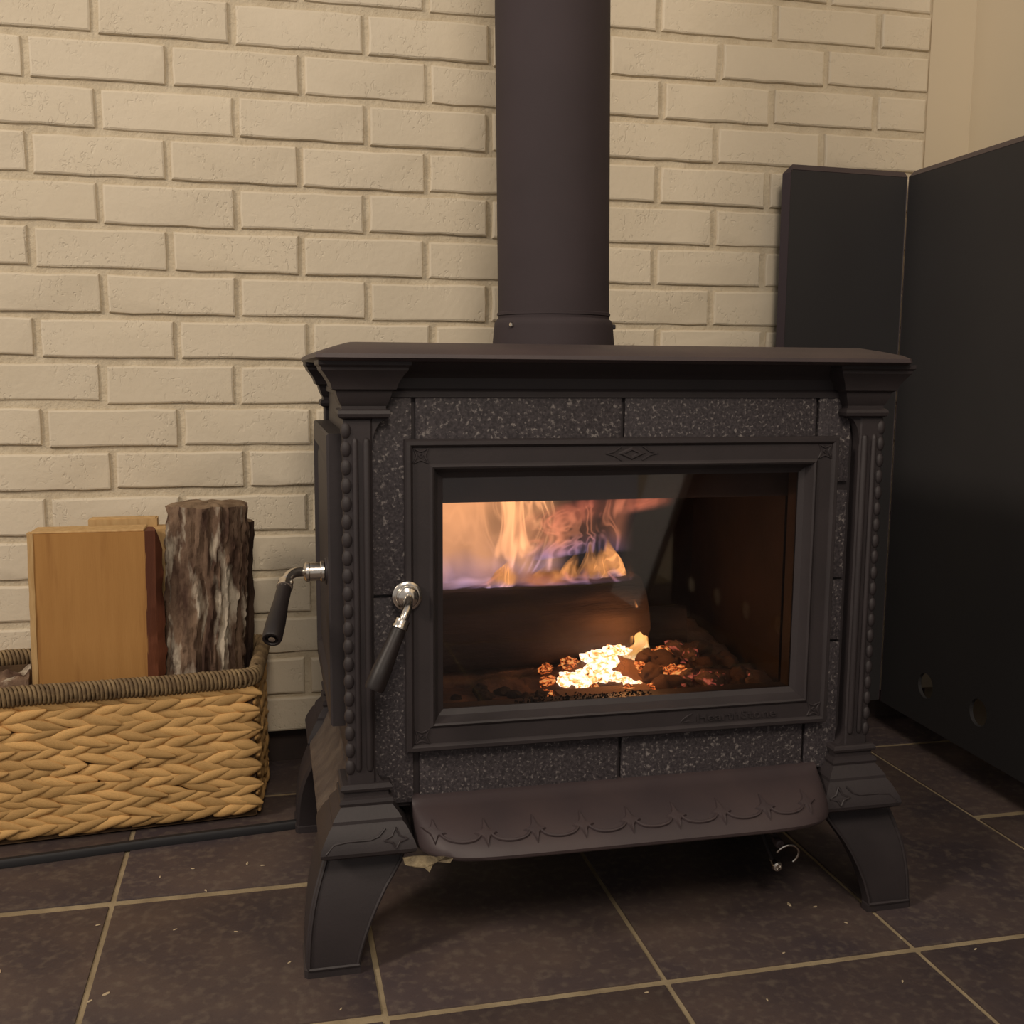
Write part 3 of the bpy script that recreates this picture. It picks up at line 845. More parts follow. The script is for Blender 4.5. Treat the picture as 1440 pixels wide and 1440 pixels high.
def handle(parent, hub, axis, elbow, gtop, gend, glen_r=(0.0080, 0.0105), prof=None, neck=0.0050):
    """nickel boss and elbow carrying a black grip"""
    hub, axis, elbow, gtop, gend = Vector(hub), Vector(axis).normalized(), Vector(elbow), Vector(gtop), Vector(gend)
    bm = bmesh.new()
    prof = prof or [(0.0150, 0.0), (0.0160, 0.0015), (0.0160, 0.0035), (0.0140, 0.0050), (0.0122, 0.0052), (0.0118, 0.0060), (0.0118, 0.0095), (0.0104, 0.0110), (0.0104, 0.0125), (0.0078, 0.0140), (0.0055, 0.0150), (0.0, 0.0150)]
    lathe(bm, prof, hub, axis, 32)
    h = make('handle', bm, M_chrome, parent, angle=40)
    s = hub + axis * (prof[-1][1] - 0.004)
    d = (gend - gtop).normalized()
    pts = []
    for q in range(11):
        t = q / 10
        p = s * (1 - t) ** 2 + elbow * 2 * t * (1 - t) + gtop * t * t
        pts.append(p)
    bm = bmesh.new()
    tube(bm, pts, neck, 12)
    make('handle_neck', bm, M_chrome, h)
    bm = bmesh.new()
    lathe(bm, [(0.0066, 0.0), (0.0082, 0.0010), (0.0082, 0.0065), (0.0088, 0.0075), (0.0088, 0.0105), (0.0070, 0.0115)], gtop - d * 0.002, d, 24)
    make('ferrule', bm, M_chrome, h)
    L_ = (gend - gtop).length
    bm = bmesh.new()
    r0, r1 = glen_r
    lathe(bm, [(r0 * 0.9, 0.008), (r0, 0.012), (r0 * 1.02, L_ * 0.35), (r1 * 0.98, L_ * 0.72), (r1, L_ * 0.96), (r1 * 0.9, L_), (r1 * 0.70, L_), (r1 * 0.60, L_ - 0.003), (r1 * 0.42, L_ - 0.003), (r1 * 0.3, L_ - 0.001), (0.0, L_ - 0.0005)], gtop, d, 28)
    tag(make('grip', bm, M_grip, h, angle=40), 'black tapered handle grip')
    bm = bmesh.new()
    lathe(bm, [(r1 * 0.36, 0.0), (r1 * 0.34, 0.0012), (0.0, 0.0016)], gend - d * 0.0018, d, 16)
    make('end_screw', bm, M_chrome, h)
    return h
handle(door, (0.3815, -0.6200, 0.4165), (0, -1, 0), (0.3800, -0.6560, 0.4130), (0.3720, -0.6580, 0.3980), (0.3395, -0.6760, 0.3310))

# ---- side loading door with its own handle
bm = bmesh.new()
def sd_ring(ins, x):
    y0, y1, z0, z1 = -0.578, -0.262, 0.262, 0.588
    return [(x, y0 + ins, z0 + ins), (x, y1 - ins, z0 + ins), (x, y1 - ins, z1 - ins), (x, y0 + ins, z1 - ins)]
loft(bm, [sd_ring(0.001, 0.323), sd_ring(0.0, 0.321), sd_ring(0.0, 0.3035), sd_ring(0.002, 0.3012), sd_ring(0.020, 0.3000), sd_ring(0.024, 0.3005), sd_ring(0.030, 0.3060), sd_ring(0.034, 0.3065), sd_ring(0.040, 0.3045), sd_ring(0.045, 0.3045)])
sdoor = make('side_door', bm, M_iron, stove, angle=20)
bm = bmesh.new()
lathe(bm, [(0.0165, 0.0), (0.0165, 0.006), (0.0155, 0.010), (0.0150, 0.0155), (0.0140, 0.0165), (0.0, 0.0165)], (0.3150, -0.553, 0.4335), (-1, 0, 0), 28)
make('handle_boss', bm, M_iron, sdoor)
handle(sdoor, (0.2985, -0.553, 0.4335), (-1, 0, 0), (0.2580, -0.560, 0.4370), (0.2555, -0.574, 0.4270), (0.2390, -0.640, 0.3800), prof=[(0.0100, 0.0), (0.0116, 0.0010), (0.0116, 0.0040), (0.0102, 0.0052), (0.0102, 0.0165), (0.0112, 0.0175), (0.0112, 0.0205), (0.0092, 0.0225), (0.0062, 0.0235), (0.0, 0.0235)], neck=0.0056)
# ---- air control under the ash lip: rod, two knobs and a wire ring
bm = bmesh.new()
tube(bm, [(0.836, -0.50, 0.125), (0.836, -0.575, 0.105), (0.8365, -0.598, 0.092)], 0.003, 8)
rod = make('air_control_rod', bm, M_iron, stove)
def knob(c, r, mat):
    bm = bmesh.new()
    lathe(bm, [(r * .45, -0.012), (r * .45, -0.006), (r * .8, -0.005), (r, -0.001), (r, 0.003), (r * .85, 0.0055), (r * .5, 0.0065), (r * .35, 0.005), (0.0, 0.005)], c, (0, -1, 0), 20)
    return make('knob', bm, mat, rod)
knob((0.8370, -0.606, 0.0865), 0.0058, M_iron_lit)
knob((0.8355, -0.606, 0.0575), 0.0066, M_chrome)
bm = bmesh.new()
tube(bm, [(0.836, -0.52, 0.120), (0.836, -0.58, 0.070), (0.8355, -0.600, 0.0575)], 0.0025, 8)
make('knob_rod', bm, M_iron, rod)
bm = bmesh.new()
tube(bm, [(0.853 + 0.0155 * math.cos(a), -0.600 - 0.004 * math.sin(a), 0.066 + 0.0145 * math.sin(a)) for a in [math.radians(q) for q in range(-50, 171, 13)]], 0.0016, 8)
make('wire_ring', bm, M_chrome, rod)

# ------------------------------------------------------------------ stovepipe
PX, PY = 0.6250, -0.310
sp = thing('stovepipe', 'matte black stovepipe rising from the top of the wood stove', 'pipe', (PX, PY, 0.688))
bm = bmesh.new()
lathe(bm, [(0.0758, 0.0), (0.0762, 1.675)], (PX, PY, 0.725), Vector((-0.018, -0.008, 1)), sides=64)
make('pipe', bm, M_pipe, sp)
bm = bmesh.new()
lathe(bm, [(0.0755, 0.7295), (0.0772, 0.7305), (0.0772, 0.734), (0.0755, 0.7350)], (PX, PY, 0), sides=64)
make('seam_band', bm, M_pipe, sp)
bm = bmesh.new()
lathe(bm, [(0.0835, 0.686), (0.0832, 0.694), (0.0812, 0.716), (0.0808, 0.7210), (0.0785, 0.7245), (0.0758, 0.7265), (0.0755, 0.732), (0.070, 0.732)], (PX, PY, 0), sides=64)
make('flue_collar', bm, M_pipe, sp)
for an, m in ((-147, M_chrome), (-17, M_iron), (105, M_chrome)):
    a = math.radians(an)
    d = Vector((math.cos(a), math.sin(a), 0))
    bm = bmesh.new()
    lathe(bm, [(0.0034, -0.001), (0.0034, 0.0022), (0.0026, 0.0032), (0.0, 0.0034)], Vector((PX, PY, 0.7165)) + d * 0.0815, d, 6)
    make('screw', bm, m, sp)

# ------------------------------------------------------------------ the fire: logs, ash, coals, flames
def log_mesh(L_, r, seed, flat=None, n=36, m=24, ridge=0.10, taper=0.0):
    bm = bmesh.new()
    rings = []
    for i in range(m + 1):
        t = i / m
        x = L_ * (t - 0.5)
        ring = []
        for k in range(n):
            a = 2 * PI * k / n
            rr = r * (1 + ridge * mn.noise(Vector((math.cos(a) * 2.2 + seed, math.sin(a) * 2.2, t * 3))) + ridge * 0.5 * mn.noise(Vector((math.cos(a) * 9 + seed, math.sin(a) * 9, t * 9))))
            rr *= 1 - taper * t
            y, z = math.cos(a) * rr, math.sin(a) * rr
            if flat is not None: z = min(z, flat * r + 0.03 * r * mn.noise(Vector((t * 12, y * 90, seed))))
            ring.append((x, y, z))
        rings.append(ring)
    loft(bm, rings)
    return bm
def place(o, loc, rot=(0, 0, 0)):
    o.location = loc; o.rotation_euler = rot; return o

def ash_z(x, y):
    fy = min(1, (y + 0.597) / 0.05)
    heap = 0.026 * math.exp(-((x - 0.665) / 0.075) ** 2 - ((y + 0.475) / 0.045) ** 2) + 0.016 * math.exp(-((x - 0.78) / 0.06) ** 2 - ((y + 0.46) / 0.06) ** 2)
    return max(0.2568, 0.258 + 0.012 * fy + heap * fy + 0.010 * fy * mn.noise(Vector((x * 22, y * 22, 4))) + 0.005 * fy * mn.noise(Vector((x * 70, y * 70, 1))) + 0.02 * max(0, (y + 0.45) / 0.17))
ash = bmesh.new()
nx, ny = 60, 34
vg = [[None] * (ny + 1) for _ in range(nx + 1)]
for i in range(nx + 1):
    for j in range(ny + 1):
        x = 0.413 + (0.851 - 0.413) * i / nx; y = -0.597 + (0.597 - 0.278) * j / ny
        z = ash_z(x, y)
        vg[i][j] = ash.verts.new((x, y, max(0.2568, z)))
for i in range(nx):
    for j in range(ny): ash.faces.new((vg[i][j], vg[i + 1][j], vg[i + 1][j + 1], vg[i][j + 1]))
ashb = make('ash_bed', ash, M_ash, None)
md = ashb.modifiers.new('thickness', 'SOLIDIFY'); md.thickness = 0.006; md.offset = -1
tag(ashb, 'brown bed of ash and dust on the floor of the fire chamber', 'ash', None, 'stuff')

blog = make('burning_log', log_mesh(0.300, 0.058, 3, flat=0.90, taper=0.06), M_char, None, angle=60)
place(blog, (0.562, -0.425, 0.334), (0.0, -0.03, 0.02))
tag(blog, 'large charred log with flames running along its top', 'log')
blog2 = make('burning_log', log_mesh(0.225, 0.030, 9, taper=0.1), M_char, None, angle=60)
place(blog2, (0.690, -0.360, 0.305), (0.0, -0.05, -0.35))
tag(blog2, 'thin glowing stick of firewood behind the brightest embers', 'log')
blog3 = make('burning_log', log_mesh(0.115, 0.014, 21, flat=0.3), M_emberdim, None, angle=60)
place(blog3, (0.625, -0.560, 0.2745), (0.0, 0.0, 0.05))
tag(blog3, 'flat orange-lit stick lying just inside the glass', 'log')

def coal_mesh(seed):
    bm = bmesh.new()
    bmesh.ops.create_icosphere(bm, subdivisions=3, radius=1.0)
    for v in bm.verts:
        n_ = v.co.copy()
        v.co *= 1 + 0.45 * mn.noise(n_ * 1.3 + Vector((seed * 3.7, 0, 0))) + 0.28 * mn.noise(n_ * 3.6 + Vector((seed, 2, 0)))
    return bm
rng = random.Random(5)
hot_spots = [(0.588, -0.520, .009), (0.600, -0.512, .010), (0.612, -0.518, .010), (0.624, -0.510, .012), (0.638, -0.522, .011), (0.650, -0.530, .009), (0.664, -0.535, .008), (0.632, -0.500, .011), (0.645, -0.490, .012),
             (0.658, -0.484, .011), (0.670, -0.478, .010), (0.682, -0.474, .009), (0.694, -0.470, .008), (0.616, -0.502, .009), (0.604, -0.530, .006), (0.676, -0.540, .007), (0.650, -0.505, .011), (0.630, -0.480, .009), (0.640, -0.508, .012), (0.595, -0.500, .007)]
coal_src = [make('coal', coal_mesh(k), M_emberhot, None, angle=75) for k in range(3)]
used_c = set()
def coal(x, y, r, mat, label, group, zz=None, flat=0.7):
    k = rng.randrange(3)
    o = coal_src[k].copy() if (k, 0) in used_c else coal_src[k]
    if (k, 0) in used_c: COL.objects.link(o)
    used_c.add((k, 0))
    o.material_slots[0].link = 'OBJECT'; o.material_slots[0].material = mat
    o.location = (x, y, (zz if zz is not None else ash_z(x, y)) + r * flat * 0.45)
    o.scale = (r * rng.uniform(1.0, 1.5), r, r * flat)
    o.rotation_euler = (rng.uniform(-.3, .3), rng.uniform(-.3, .3), rng.uniform(0, 6))
    tag(o, label, 'coal', group)
for (x, y, r) in hot_spots:
    coal(x, y, r, M_emberhot, 'white-hot coal in the bright heart of the ember bed', 'white-hot coals')
for k in range(60):
    x, y = rng.uniform(0.555, 0.735), rng.uniform(-0.570, -0.455)
    if any(abs(x - a) < 0.014 and abs(y - b) < 0.014 for a, b, _ in hot_spots): continue
    coal(x, y, rng.uniform(0.004, 0.010), M_ember, 'orange glowing coal around the white-hot centre of the fire', 'orange coals')
for k in range(36):
    x, y = rng.uniform(0.70, 0.835), rng.uniform(-0.555, -0.42)
    coal(x, y, rng.uniform(0.007, 0.015), M_ash if k % 4 else M_emberdim, 'dull burnt coal on the darker end of the ember bed', 'dull coals')
for k in range(10):
    x, y = rng.uniform(0.45, 0.56), rng.uniform(-0.56, -0.49)
    coal(x, y, rng.uniform(0.005, 0.010), M_char, 'small charred lump on the ash before the large log', 'charred lumps')

fire = thing('fire', 'orange and lavender flames burning over the log in the stove', 'fire', (0.57, -0.42, 0.385))
def smooth(t): t = max(0, min(1, t)); return t * t * (3 - 2 * t)
def flame(x0, x1, zb, zt, y0, mat, amp=0.012, th=0.010, seed=0, lean=0.0, nu=26, nv=26, eu=0.22, ev=0.30, eb=0.06, leftfade=True):
    """one curling tongue: a closed, wavy body that thins to its edges. zb, zt: functions of u giving the root and the tip height"""
    bm = bmesh.new()
    lay = bm.verts.layers.float_color.new('flow')
    grids = []
    for side in (-1, 1):
        g = []
        for i in range(nu + 1):
            u = i / nu
            rowv = []
            for j in range(nv + 1):
                v = j / nv
                a, b = zb(u), zt(u)
                z = a + (b - a) * v
                x = x0 + (x1 - x0) * u + lean * v * v + 0.010 * v * mn.noise(Vector((u * 3 + seed, v * 2.5, 0.3)))
                y = y0 + amp * mn.noise(Vector((u * 2.6 + seed * 1.7, v * 2.2, 5.0))) * 2 + side * th * 0.5 * math.sin(PI * min(1, max(0, u))) * (0.25 + 0.75 * math.sin(PI * min(1, v * 0.9 + 0.1)))
                vv = bm.verts.new((x, y, z))
                fu = (smooth(u / eu) if leftfade else 1) * smooth((1 - u) / eu)
                fv = smooth((1 - v) / ev) * (smooth(v / eb) if eb else 1)
                vv[lay] = (u, v, fu * fv, 1)
                rowv.append(vv)
            g.append(rowv)
        grids.append(g)
    for g in grids:
        for i in range(nu):
            for j in range(nv): bm.faces.new((g[i][j], g[i + 1][j], g[i + 1][j + 1], g[i][j + 1]))
    a, b = grids
    border = [(i, 0) for i in range(nu)] + [(nu, j) for j in range(nv)] + [(i, nv) for i in range(nu, 0, -1)] + [(0, j) for j in range(nv, 0, -1)]
    for q in range(len(border)):
        (i, j), (k, l) = border[q], border[(q + 1) % len(border)]
        bm.faces.new((a[i][j], a[k][l], b[k][l], b[i][j]))
    return make('flame', bm, mat, fire, angle=180)
C = lambda v: (lambda u: v)
flame(0.414, 0.585, C(0.380), lambda u: 0.530 + 0.02 * math.sin(u * 6), -0.430, M_flame_peach, seed=1, leftfade=False, ev=0.04, eb=0.10, eu=0.28)
flame(0.414, 0.560, C(0.376), lambda u: 0.525, -0.400, M_flame_peach, seed=4, leftfade=False, ev=0.04, eu=0.35)
flame(0.414, 0.640, C(0.384), lambda u: 0.525 - 0.01 * u, -0.365, M_flame_peach, seed=8, leftfade=False, ev=0.05, eu=0.30)
flame(0.500, 0.720, lambda u: 0.400 + 0.015 * u, lambda u: 0.465 + 0.045 * u, -0.385, M_flame_pink, seed=11, lean=0.03, eu=0.25, ev=0.35)
flame(0.560, 0.800, lambda u: 0.430 + 0.040 * u, lambda u: 0.475 + 0.035 * u, -0.350, M_flame_red, seed=14, lean=0.02, eu=0.3, ev=0.4, eb=0.3)
def spike(h, k=0.9): return lambda u: 0.392 + h * max(0.0, 1 - abs(2 * u - 1)) ** k
for (xa, xb, h, ln, yy, sd) in ((0.560, 0.600, 0.026, 0.010, -0.440, 20), (0.596, 0.628, 0.034, 0.008, -0.432, 21), (0.622, 0.650, 0.050, 0.012, -0.428, 23), (0.640, 0.668, 0.040, 0.006, -0.436, 25), (0.660, 0.700, 0.052, -0.006, -0.425, 27), (0.500, 0.545, 0.030, 0.012, -0.445, 33)):
    flame(xa, xb, C(0.384), spike(h), yy, M_flame_yellow, seed=sd, eu=0.22, ev=0.55, lean=ln, amp=0.004, eb=0.05)
flame(0.470, 0.702, C(0.384), lambda u: 0.412 + 0.006 * math.sin(9 * u), -0.448, M_flame_pink, seed=31, eu=0.20, ev=0.8, amp=0.006, eb=0.10)
flame(0.690, 0.716, C(0.300), lambda u: 0.312 + 0.056 * max(0.0, 1 - abs(2 * u - 1)) ** 0.8, -0.470, M_flame_orange, seed=41, eu=0.30, ev=0.40, lean=-0.008, amp=0.003, eb=0.02)
flame(0.668, 0.706, C(0.292), lambda u: 0.300 + 0.022 * u, -0.480, M_flame_orange, seed=43, eu=0.30, ev=0.5, lean=0.006, amp=0.003, eb=0.02)
fl = bpy.data.lights.new('fire_glow', 'POINT'); fl.energy = 0.22; fl.color = (1.0, 0.45, 0.16); fl.shadow_soft_size = 0.03
fo = bpy.data.objects.new('fire_glow', fl); COL.objects.link(fo); fo.location = (0.56, -0.395, 0.445)
fl2 = bpy.data.lights.new('ember_glow', 'POINT'); fl2.energy = 0.30; fl2.color = (1.0, 0.42, 0.13); fl2.shadow_soft_size = 0.02
fo2 = bpy.data.objects.new('ember_glow', fl2); COL.objects.link(fo2); fo2.location = (0.668, -0.520, 0.335)

# ------------------------------------------------------------------ basket of firewood
BA = math.radians(4.6)                       # the basket stands slightly askew to the wall
BO = Vector((0.215, -0.200, 0.0))            # its lower front right corner
bu = Vector((-math.cos(BA), -math.sin(BA), 0)); bv = Vector((-math.sin(BA) * -1, math.cos(BA), 0)); bv = Vector((-bu.y * -1, 0, 0)) if False else Vector((0.080, 0.9968, 0))
BLEN, BDEP, BHT = 0.440, 0.168, 0.205
basket = thing('log_basket', 'braided straw basket holding upright split firewood', 'basket', (0.0, -0.13, 0.0))
def Pb(u, v, z): return BO + bu * u + bv * v + Vector((0, 0, z))
def wall_slab(u0, u1, v0, v1, z0, z1):
    bm = bmesh.new()
    loft(bm, [[Pb(u0, v0, z), Pb(u1, v0, z), Pb(u1, v1, z), Pb(u0, v1, z)] for z in (z0, z1)])
    return bm
make('inner_wall', wall_slab(0.004, BLEN - 0.004, 0.006, 0.012, 0.004, 0.212), M_strawdark, basket, smooth=False)
make('inner_wall', wall_slab(0.004, BLEN - 0.004, BDEP - 0.012, BDEP - 0.006, 0.004, 0.216), M_strawdark, basket, smooth=False)
make('inner_wall', wall_slab(0.005, 0.011, 0.012, BDEP - 0.012, 0.004, 0.214), M_strawdark, basket, smooth=False)
make('inner_wall', wall_slab(BLEN - 0.011, BLEN - 0.005, 0.012, BDEP - 0.012, 0.004, 0.214), M_strawdark, basket, smooth=False)
make('basket_bottom', wall_slab(0.005, BLEN - 0.005, 0.006, BDEP - 0.006, 0.003, 0.010), M_strawdark, basket, smooth=False)

def strand_mesh(seed):
    """a plump tapering strand along X, unit length, bent slightly"""
    bm = bmesh.new()
    n, m = 7, 8
    rings = []
    for i in range(n + 1):
        t = i / n
        w = (math.sin(PI * min(1, max(0, t * 0.94 + 0.03)))) ** 0.62
        w *= (1.05 - 0.25 * t)
        cz = 0.10 * math.sin(PI * t) * 0.4 + 0.02 * math.sin(5 * t + seed)
        ring = []
        for k in range(m):
            a = 2 * PI * k / m
            q = 1 + 0.10 * math.sin(3 * a + seed + t * 4)
            ring.append((t - 0.5, math.sin(a) * w * 0.5 * q, cz + math.cos(a) * w * 0.5 * q))
        rings.append(ring)
    loft(bm, rings)
    return bm
strand_src = [make('braid_strand', strand_mesh(k * 2.1), M_straw, None, angle=180) for k in range(3)]
su = set()
rows_n = 14
rowh = (BHT - 0.012) / rows_n
rs = random.Random(11)
def strand(center, ang, along, outward, ln, wd, th):
    k = rs.randrange(3)
    o = strand_src[k].copy() if k in su else strand_src[k]
    if k in su: COL.objects.link(o)
    su.add(k)
    o.parent = basket
    o.matrix_parent_inverse = Matrix.Translation(-basket.location)
    X = (along * math.cos(ang) + Vector((0, 0, 1)) * math.sin(ang)).normalized()
    Yv = outward * -1
    Z = X.cross(Yv).normalized()
    M = Matrix(((X.x, Yv.x, Z.x), (X.y, Yv.y, Z.y), (X.z, Yv.z, Z.z))).to_4x4()
    twist = Matrix.Rotation(rs.uniform(-0.10, 0.10), 4, 'Z')
    o.matrix_basis = Matrix.Translation(center) @ M @ twist @ Matrix.Diagonal((ln, th, wd, 1))
along_f = -bu; out_f = -bv
for rw in range(rows_n):
    z = 0.011 + (rw + 0.5) * rowh
    up = rw % 2                       # the two halves of each braid slant against each other
    pitch = 0.0345
    u = 0.004 + (pitch * 0.5 if (rw // 2) % 2 else 0) * 0.6 + rs.uniform(-0.004, 0.004)
    while u < BLEN - 0.01:
        uu = u + rs.uniform(-0.004, 0.004)
        ang = (-1 if up else 1) * rs.uniform(0.17, 0.29)
        ln = 0.064 * rs.uniform(0.88, 1.12)
        if u < 0.03: ln *= 0.8; uu = max(uu, 0.019)
        strand(Pb(uu, 0.0025 + rs.uniform(-0.0015, 0.0015), z + rs.uniform(-0.001, 0.001)), ang, along_f, out_f, ln, rowh * rs.uniform(1.20, 1.50), 0.0135)
        u += pitch * rs.uniform(0.92, 1.08)
    # right side of the basket
    v = 0.030
    while v < BDEP - 0.01:
        ang = (-1 if up else 1) * rs.uniform(0.24, 0.36)
        strand(Pb(0.003 + rs.uniform(-0.001, 0.001), v, z), ang, bv, -bu, 0.052, rowh * rs.uniform(1.2, 1.45), 0.0135)
        v += pitch * 1.1
# far side and left side: the same weave, out of sight of the front
bm = bmesh.new()
for rw in range(rows_n):
    z = 0.011 + (rw + 0.5) * rowh
    for (a, b) in (((BLEN - 0.002, 0.0), (BLEN - 0.002, BDEP)), ((0.0, BDEP - 0.002), (BLEN, BDEP - 0.002))):
        pts = [Pb(a[0] + (b[0] - a[0]) * q / 30, a[1] + (b[1] - a[1]) * q / 30, z + 0.0025 * math.sin(q * 2.2 + rw)) for q in range(31)]
        tube(bm, pts, [rowh * (0.52 + 0.12 * math.sin(q * 2.2 + rw)) for q in range(31)], 6)
bw = make('rear_weave', bm, M_straw, basket); bw['kind'] = 'stuff'

# rim: rope wound round the upper edge
path = []
cr = 0.022
def corner(cu, cv, a0, a1):
    for q in range(7):
        a = math.radians(a0 + (a1 - a0) * q / 6)
        path.append((cu + cr * math.cos(a), cv + cr * math.sin(a)))
corner(0.002 + cr, -0.001 + cr, 180, 270)
corner(BLEN - 0.002 - cr, -0.001 + cr, 270, 360)
corner(BLEN - 0.002 - cr, BDEP + 0.001 - cr, 0, 90)
corner(0.002 + cr, BDEP + 0.001 - cr, 90, 180)
path.append(path[0])
dense = []
for (a, b) in zip(path, path[1:]):
    d = math.hypot(b[0] - a[0], b[1] - a[1]); n = max(1, int(d / 0.006))
    for q in range(n): dense.append((a[0] + (b[0] - a[0]) * q / n, a[1] + (b[1] - a[1]) * q / n))
dense.append(dense[0])
def rim_z(u, v): return 0.2135 + 0.010 * (v / BDEP) + 0.0015 * mn.noise(Vector((u * 12, v * 12, 0)))
core = [Pb(u, v, rim_z(u, v)) for u, v in dense]
fr_ = frames(core)
acc = [0.0]
for a, b in zip(core, core[1:]): acc.append(acc[-1] + (b - a).length)
total = acc[-1]
bm = bmesh.new()
tube(bm, core, 0.0085, 8, cap=False)
make('rim_core', bm, M_strawdark, basket)
bm = bmesh.new()
turns = int(total / 0.0056)
idx = 0
hel = []
per = 11
for q in range(turns * per):
    s = total * q / (turns * per)
    while idx < len(acc) - 2 and acc[idx + 1] < s: idx += 1
    t = (s - acc[idx]) / max(1e-6, acc[idx + 1] - acc[idx])
    p = core[idx].lerp(core[idx + 1], t)
    _, tt, nn, bb = fr_[idx]
    a = 2 * PI * q / per
    # lean each wrap so that the rope reads as slanted strands
    lean = 0.0040 * math.sin(a)
    wob = 1 + 0.08 * mn.noise(Vector((q * 0.13, 0, 0)))
    hel.append(p + nn * math.cos(a) * 0.0128 * wob + bb * math.sin(a) * 0.0088 * wob + tt * lean)
tube(bm, hel, 0.0025, 5)
rim = make('rim_rope', bm, M_rim, basket, angle=180); rim['kind'] = 'stuff'

# ---- firewood standing in the basket (each piece is a thing of its own)
def prism(sections, caps=True):
    bm = bmesh.new(); loft(bm, sections, caps); return bm
# 1 broad split piece, sawn-looking face to the front
sl = thing('split_log', 'broad orange split log with smooth flat face at the basket front', 'firewood', (0.0, -0.14, 0.011), 'firewood in the basket')
def sec(z, dx, pts): return [(x + dx + 0.0010 * mn.noise(Vector((x * 50, z * 40, 2))), y + 0.0008 * mn.noise(Vector((z * 25, x * 40, 7))), z) for x, y in pts]
wood_pts = [(-0.0820, -0.1700), (0.0680, -0.1740), (0.0690, -0.1250), (0.030, -0.1230), (-0.075, -0.1250), (-0.0885, -0.1600)]
secs = []
for q in range(25):
    z = 0.0125 + 0.4145 * q / 24
    secs.append(sec(z, -0.006 + 0.006 * (z / 0.427), wood_pts))
make('heartwood', prism(secs), M_wood, sl, angle=40)
secs = []
for q in range(25):
    z = 0.0125 + 0.4150 * q / 24
    dx = -0.006 + 0.006 * (z / 0.427)
    j = 0.0018 * mn.noise(Vector((z * 60, 3, 1)))
    secs.append([(x + dx, y, z) for x, y in ((-0.0905 + j * .5, -0.1600), (-0.0830 + j, -0.1712), (-0.0805 + j * 0.4, -0.1712), (-0.0850, -0.1500), (-0.0900, -0.1450))])
make('split_edge', prism(secs), M_woodpale, sl, angle=40)
make('end_face', B(-0.0850, 0.0660, -0.1690, -0.1180, 0.4265, 0.4300, bev=0.0012), M_woodpale, sl)
secs = []
for q in range(41):
    z = 0.0125 + 0.4155 * q / 40
    dx = -0.006 + 0.006 * (z / 0.427)
    j = 0.006 * mn.noise(Vector((z * 22, 9, 1))) + 0.003 * mn.noise(Vector((z * 70, 2, 1)))
    tp = 0.004 if z < 0.40 else 0.004 - (z - 0.40) * 0.35
    secs.append([(x + dx, y, z) for x, y in ((0.0670, -0.1742), (0.0810 + j * 0.25, -0.1715), (0.0860 + j + tp, -0.1600), (0.0850 + j + tp, -0.1480), (0.0740, -0.1300), (0.0670, -0.1280))])
make('bark_edge', prism(secs), M_innerbark, sl, angle=40)
# 2 bark-covered round
def bark_log(name, label, x, y, rx, ry, z0, z1, lean, mat, seed, rough=1.0, flat_back=True, n=120, m=120, topmat=None):
    root = thing(name, label, 'firewood', (x, y, z0), 'firewood in the basket')
    bm = bmesh.new()
    rings = []
    for i in range(m + 1):
        t = i / m; z = z0 + (z1 - z0) * t
        ring = []
        for k in range(n):
            a = 2 * PI * k / n
            ca, sa = math.cos(a), math.sin(a)
            furrow = mn.noise(Vector((a * 4.2 + seed + 0.35 * mn.noise(Vector((z * 18, a, 1))), z * 5.0, 1.0)))
            ridge_ = -abs(furrow) * 2.2 + 0.6
            fine = mn.noise(Vector((a * 11 + seed, z * 38, 3.0))) + 0.6 * mn.noise(Vector((a * 26 + seed, z * 110, 5.0)))
            dr = rough * (0.0085 * ridge_ + 0.0042 * fine)
            if flat_back and sa > 0.25: dr *= 0.2
            px = x + lean * (t - 1) + (rx + dr) * ca
            py = y + (ry + dr) * (sa if sa < 0 or not flat_back else sa * 0.8)
            pz = z + (0.003 * mn.noise(Vector((ca * 2, sa * 2, seed))) if i == m else 0)
            ring.append((px, py, pz))
        rings.append(ring)
    loft(bm, rings, cap=False)
    bm.faces.new([bm.verts[q] for q in range(n)]) if False else None
    make('bark', bm, mat, root, angle=60)
    bm = bmesh.new()
    c0 = rings[-1]
    cx = sum(p[0] for p in c0) / n; cy = sum(p[1] for p in c0) / n
    rgs = []
    for f, dz in ((0.985, -0.0005), (0.9, 0.0025), (0.6, 0.0045), (0.3, 0.004), (0.05, 0.004)):
        rgs.append([(cx + (p[0] - cx) * f, cy + (p[1] - cy) * f, p[2] + dz + 0.0012 * mn.noise(Vector((p[0] * 80 * f, p[1] * 80 * f, seed)))) for p in c0])
    loft(bm, rgs, cap=False)
    bm.faces.new([v for v in list(bm.verts)[-n:]])
    make('cut_end', bm, topmat or M_endgrain, root, angle=60)
    bm = bmesh.new()
    bm.faces.new([bm.verts.new(p) for p in rings[0]])
    make('foot_end', bm, topmat or M_endgrain, root)
    return root
bark_log('bark_log', 'round log with grey furrowed bark standing in the basket corner', 0.1525, -0.1220, 0.0550, 0.0440, 0.0125, 0.4580, 0.026, M_bark, 2.0)
bark_log('bark_log', 'dark narrow log half hidden behind the furrowed bark log', 0.1810, -0.0675, 0.0320, 0.0130, 0.0125, 0.4240, 0.012, M_barkdark, 8.0, rough=0.7, n=48, m=40)
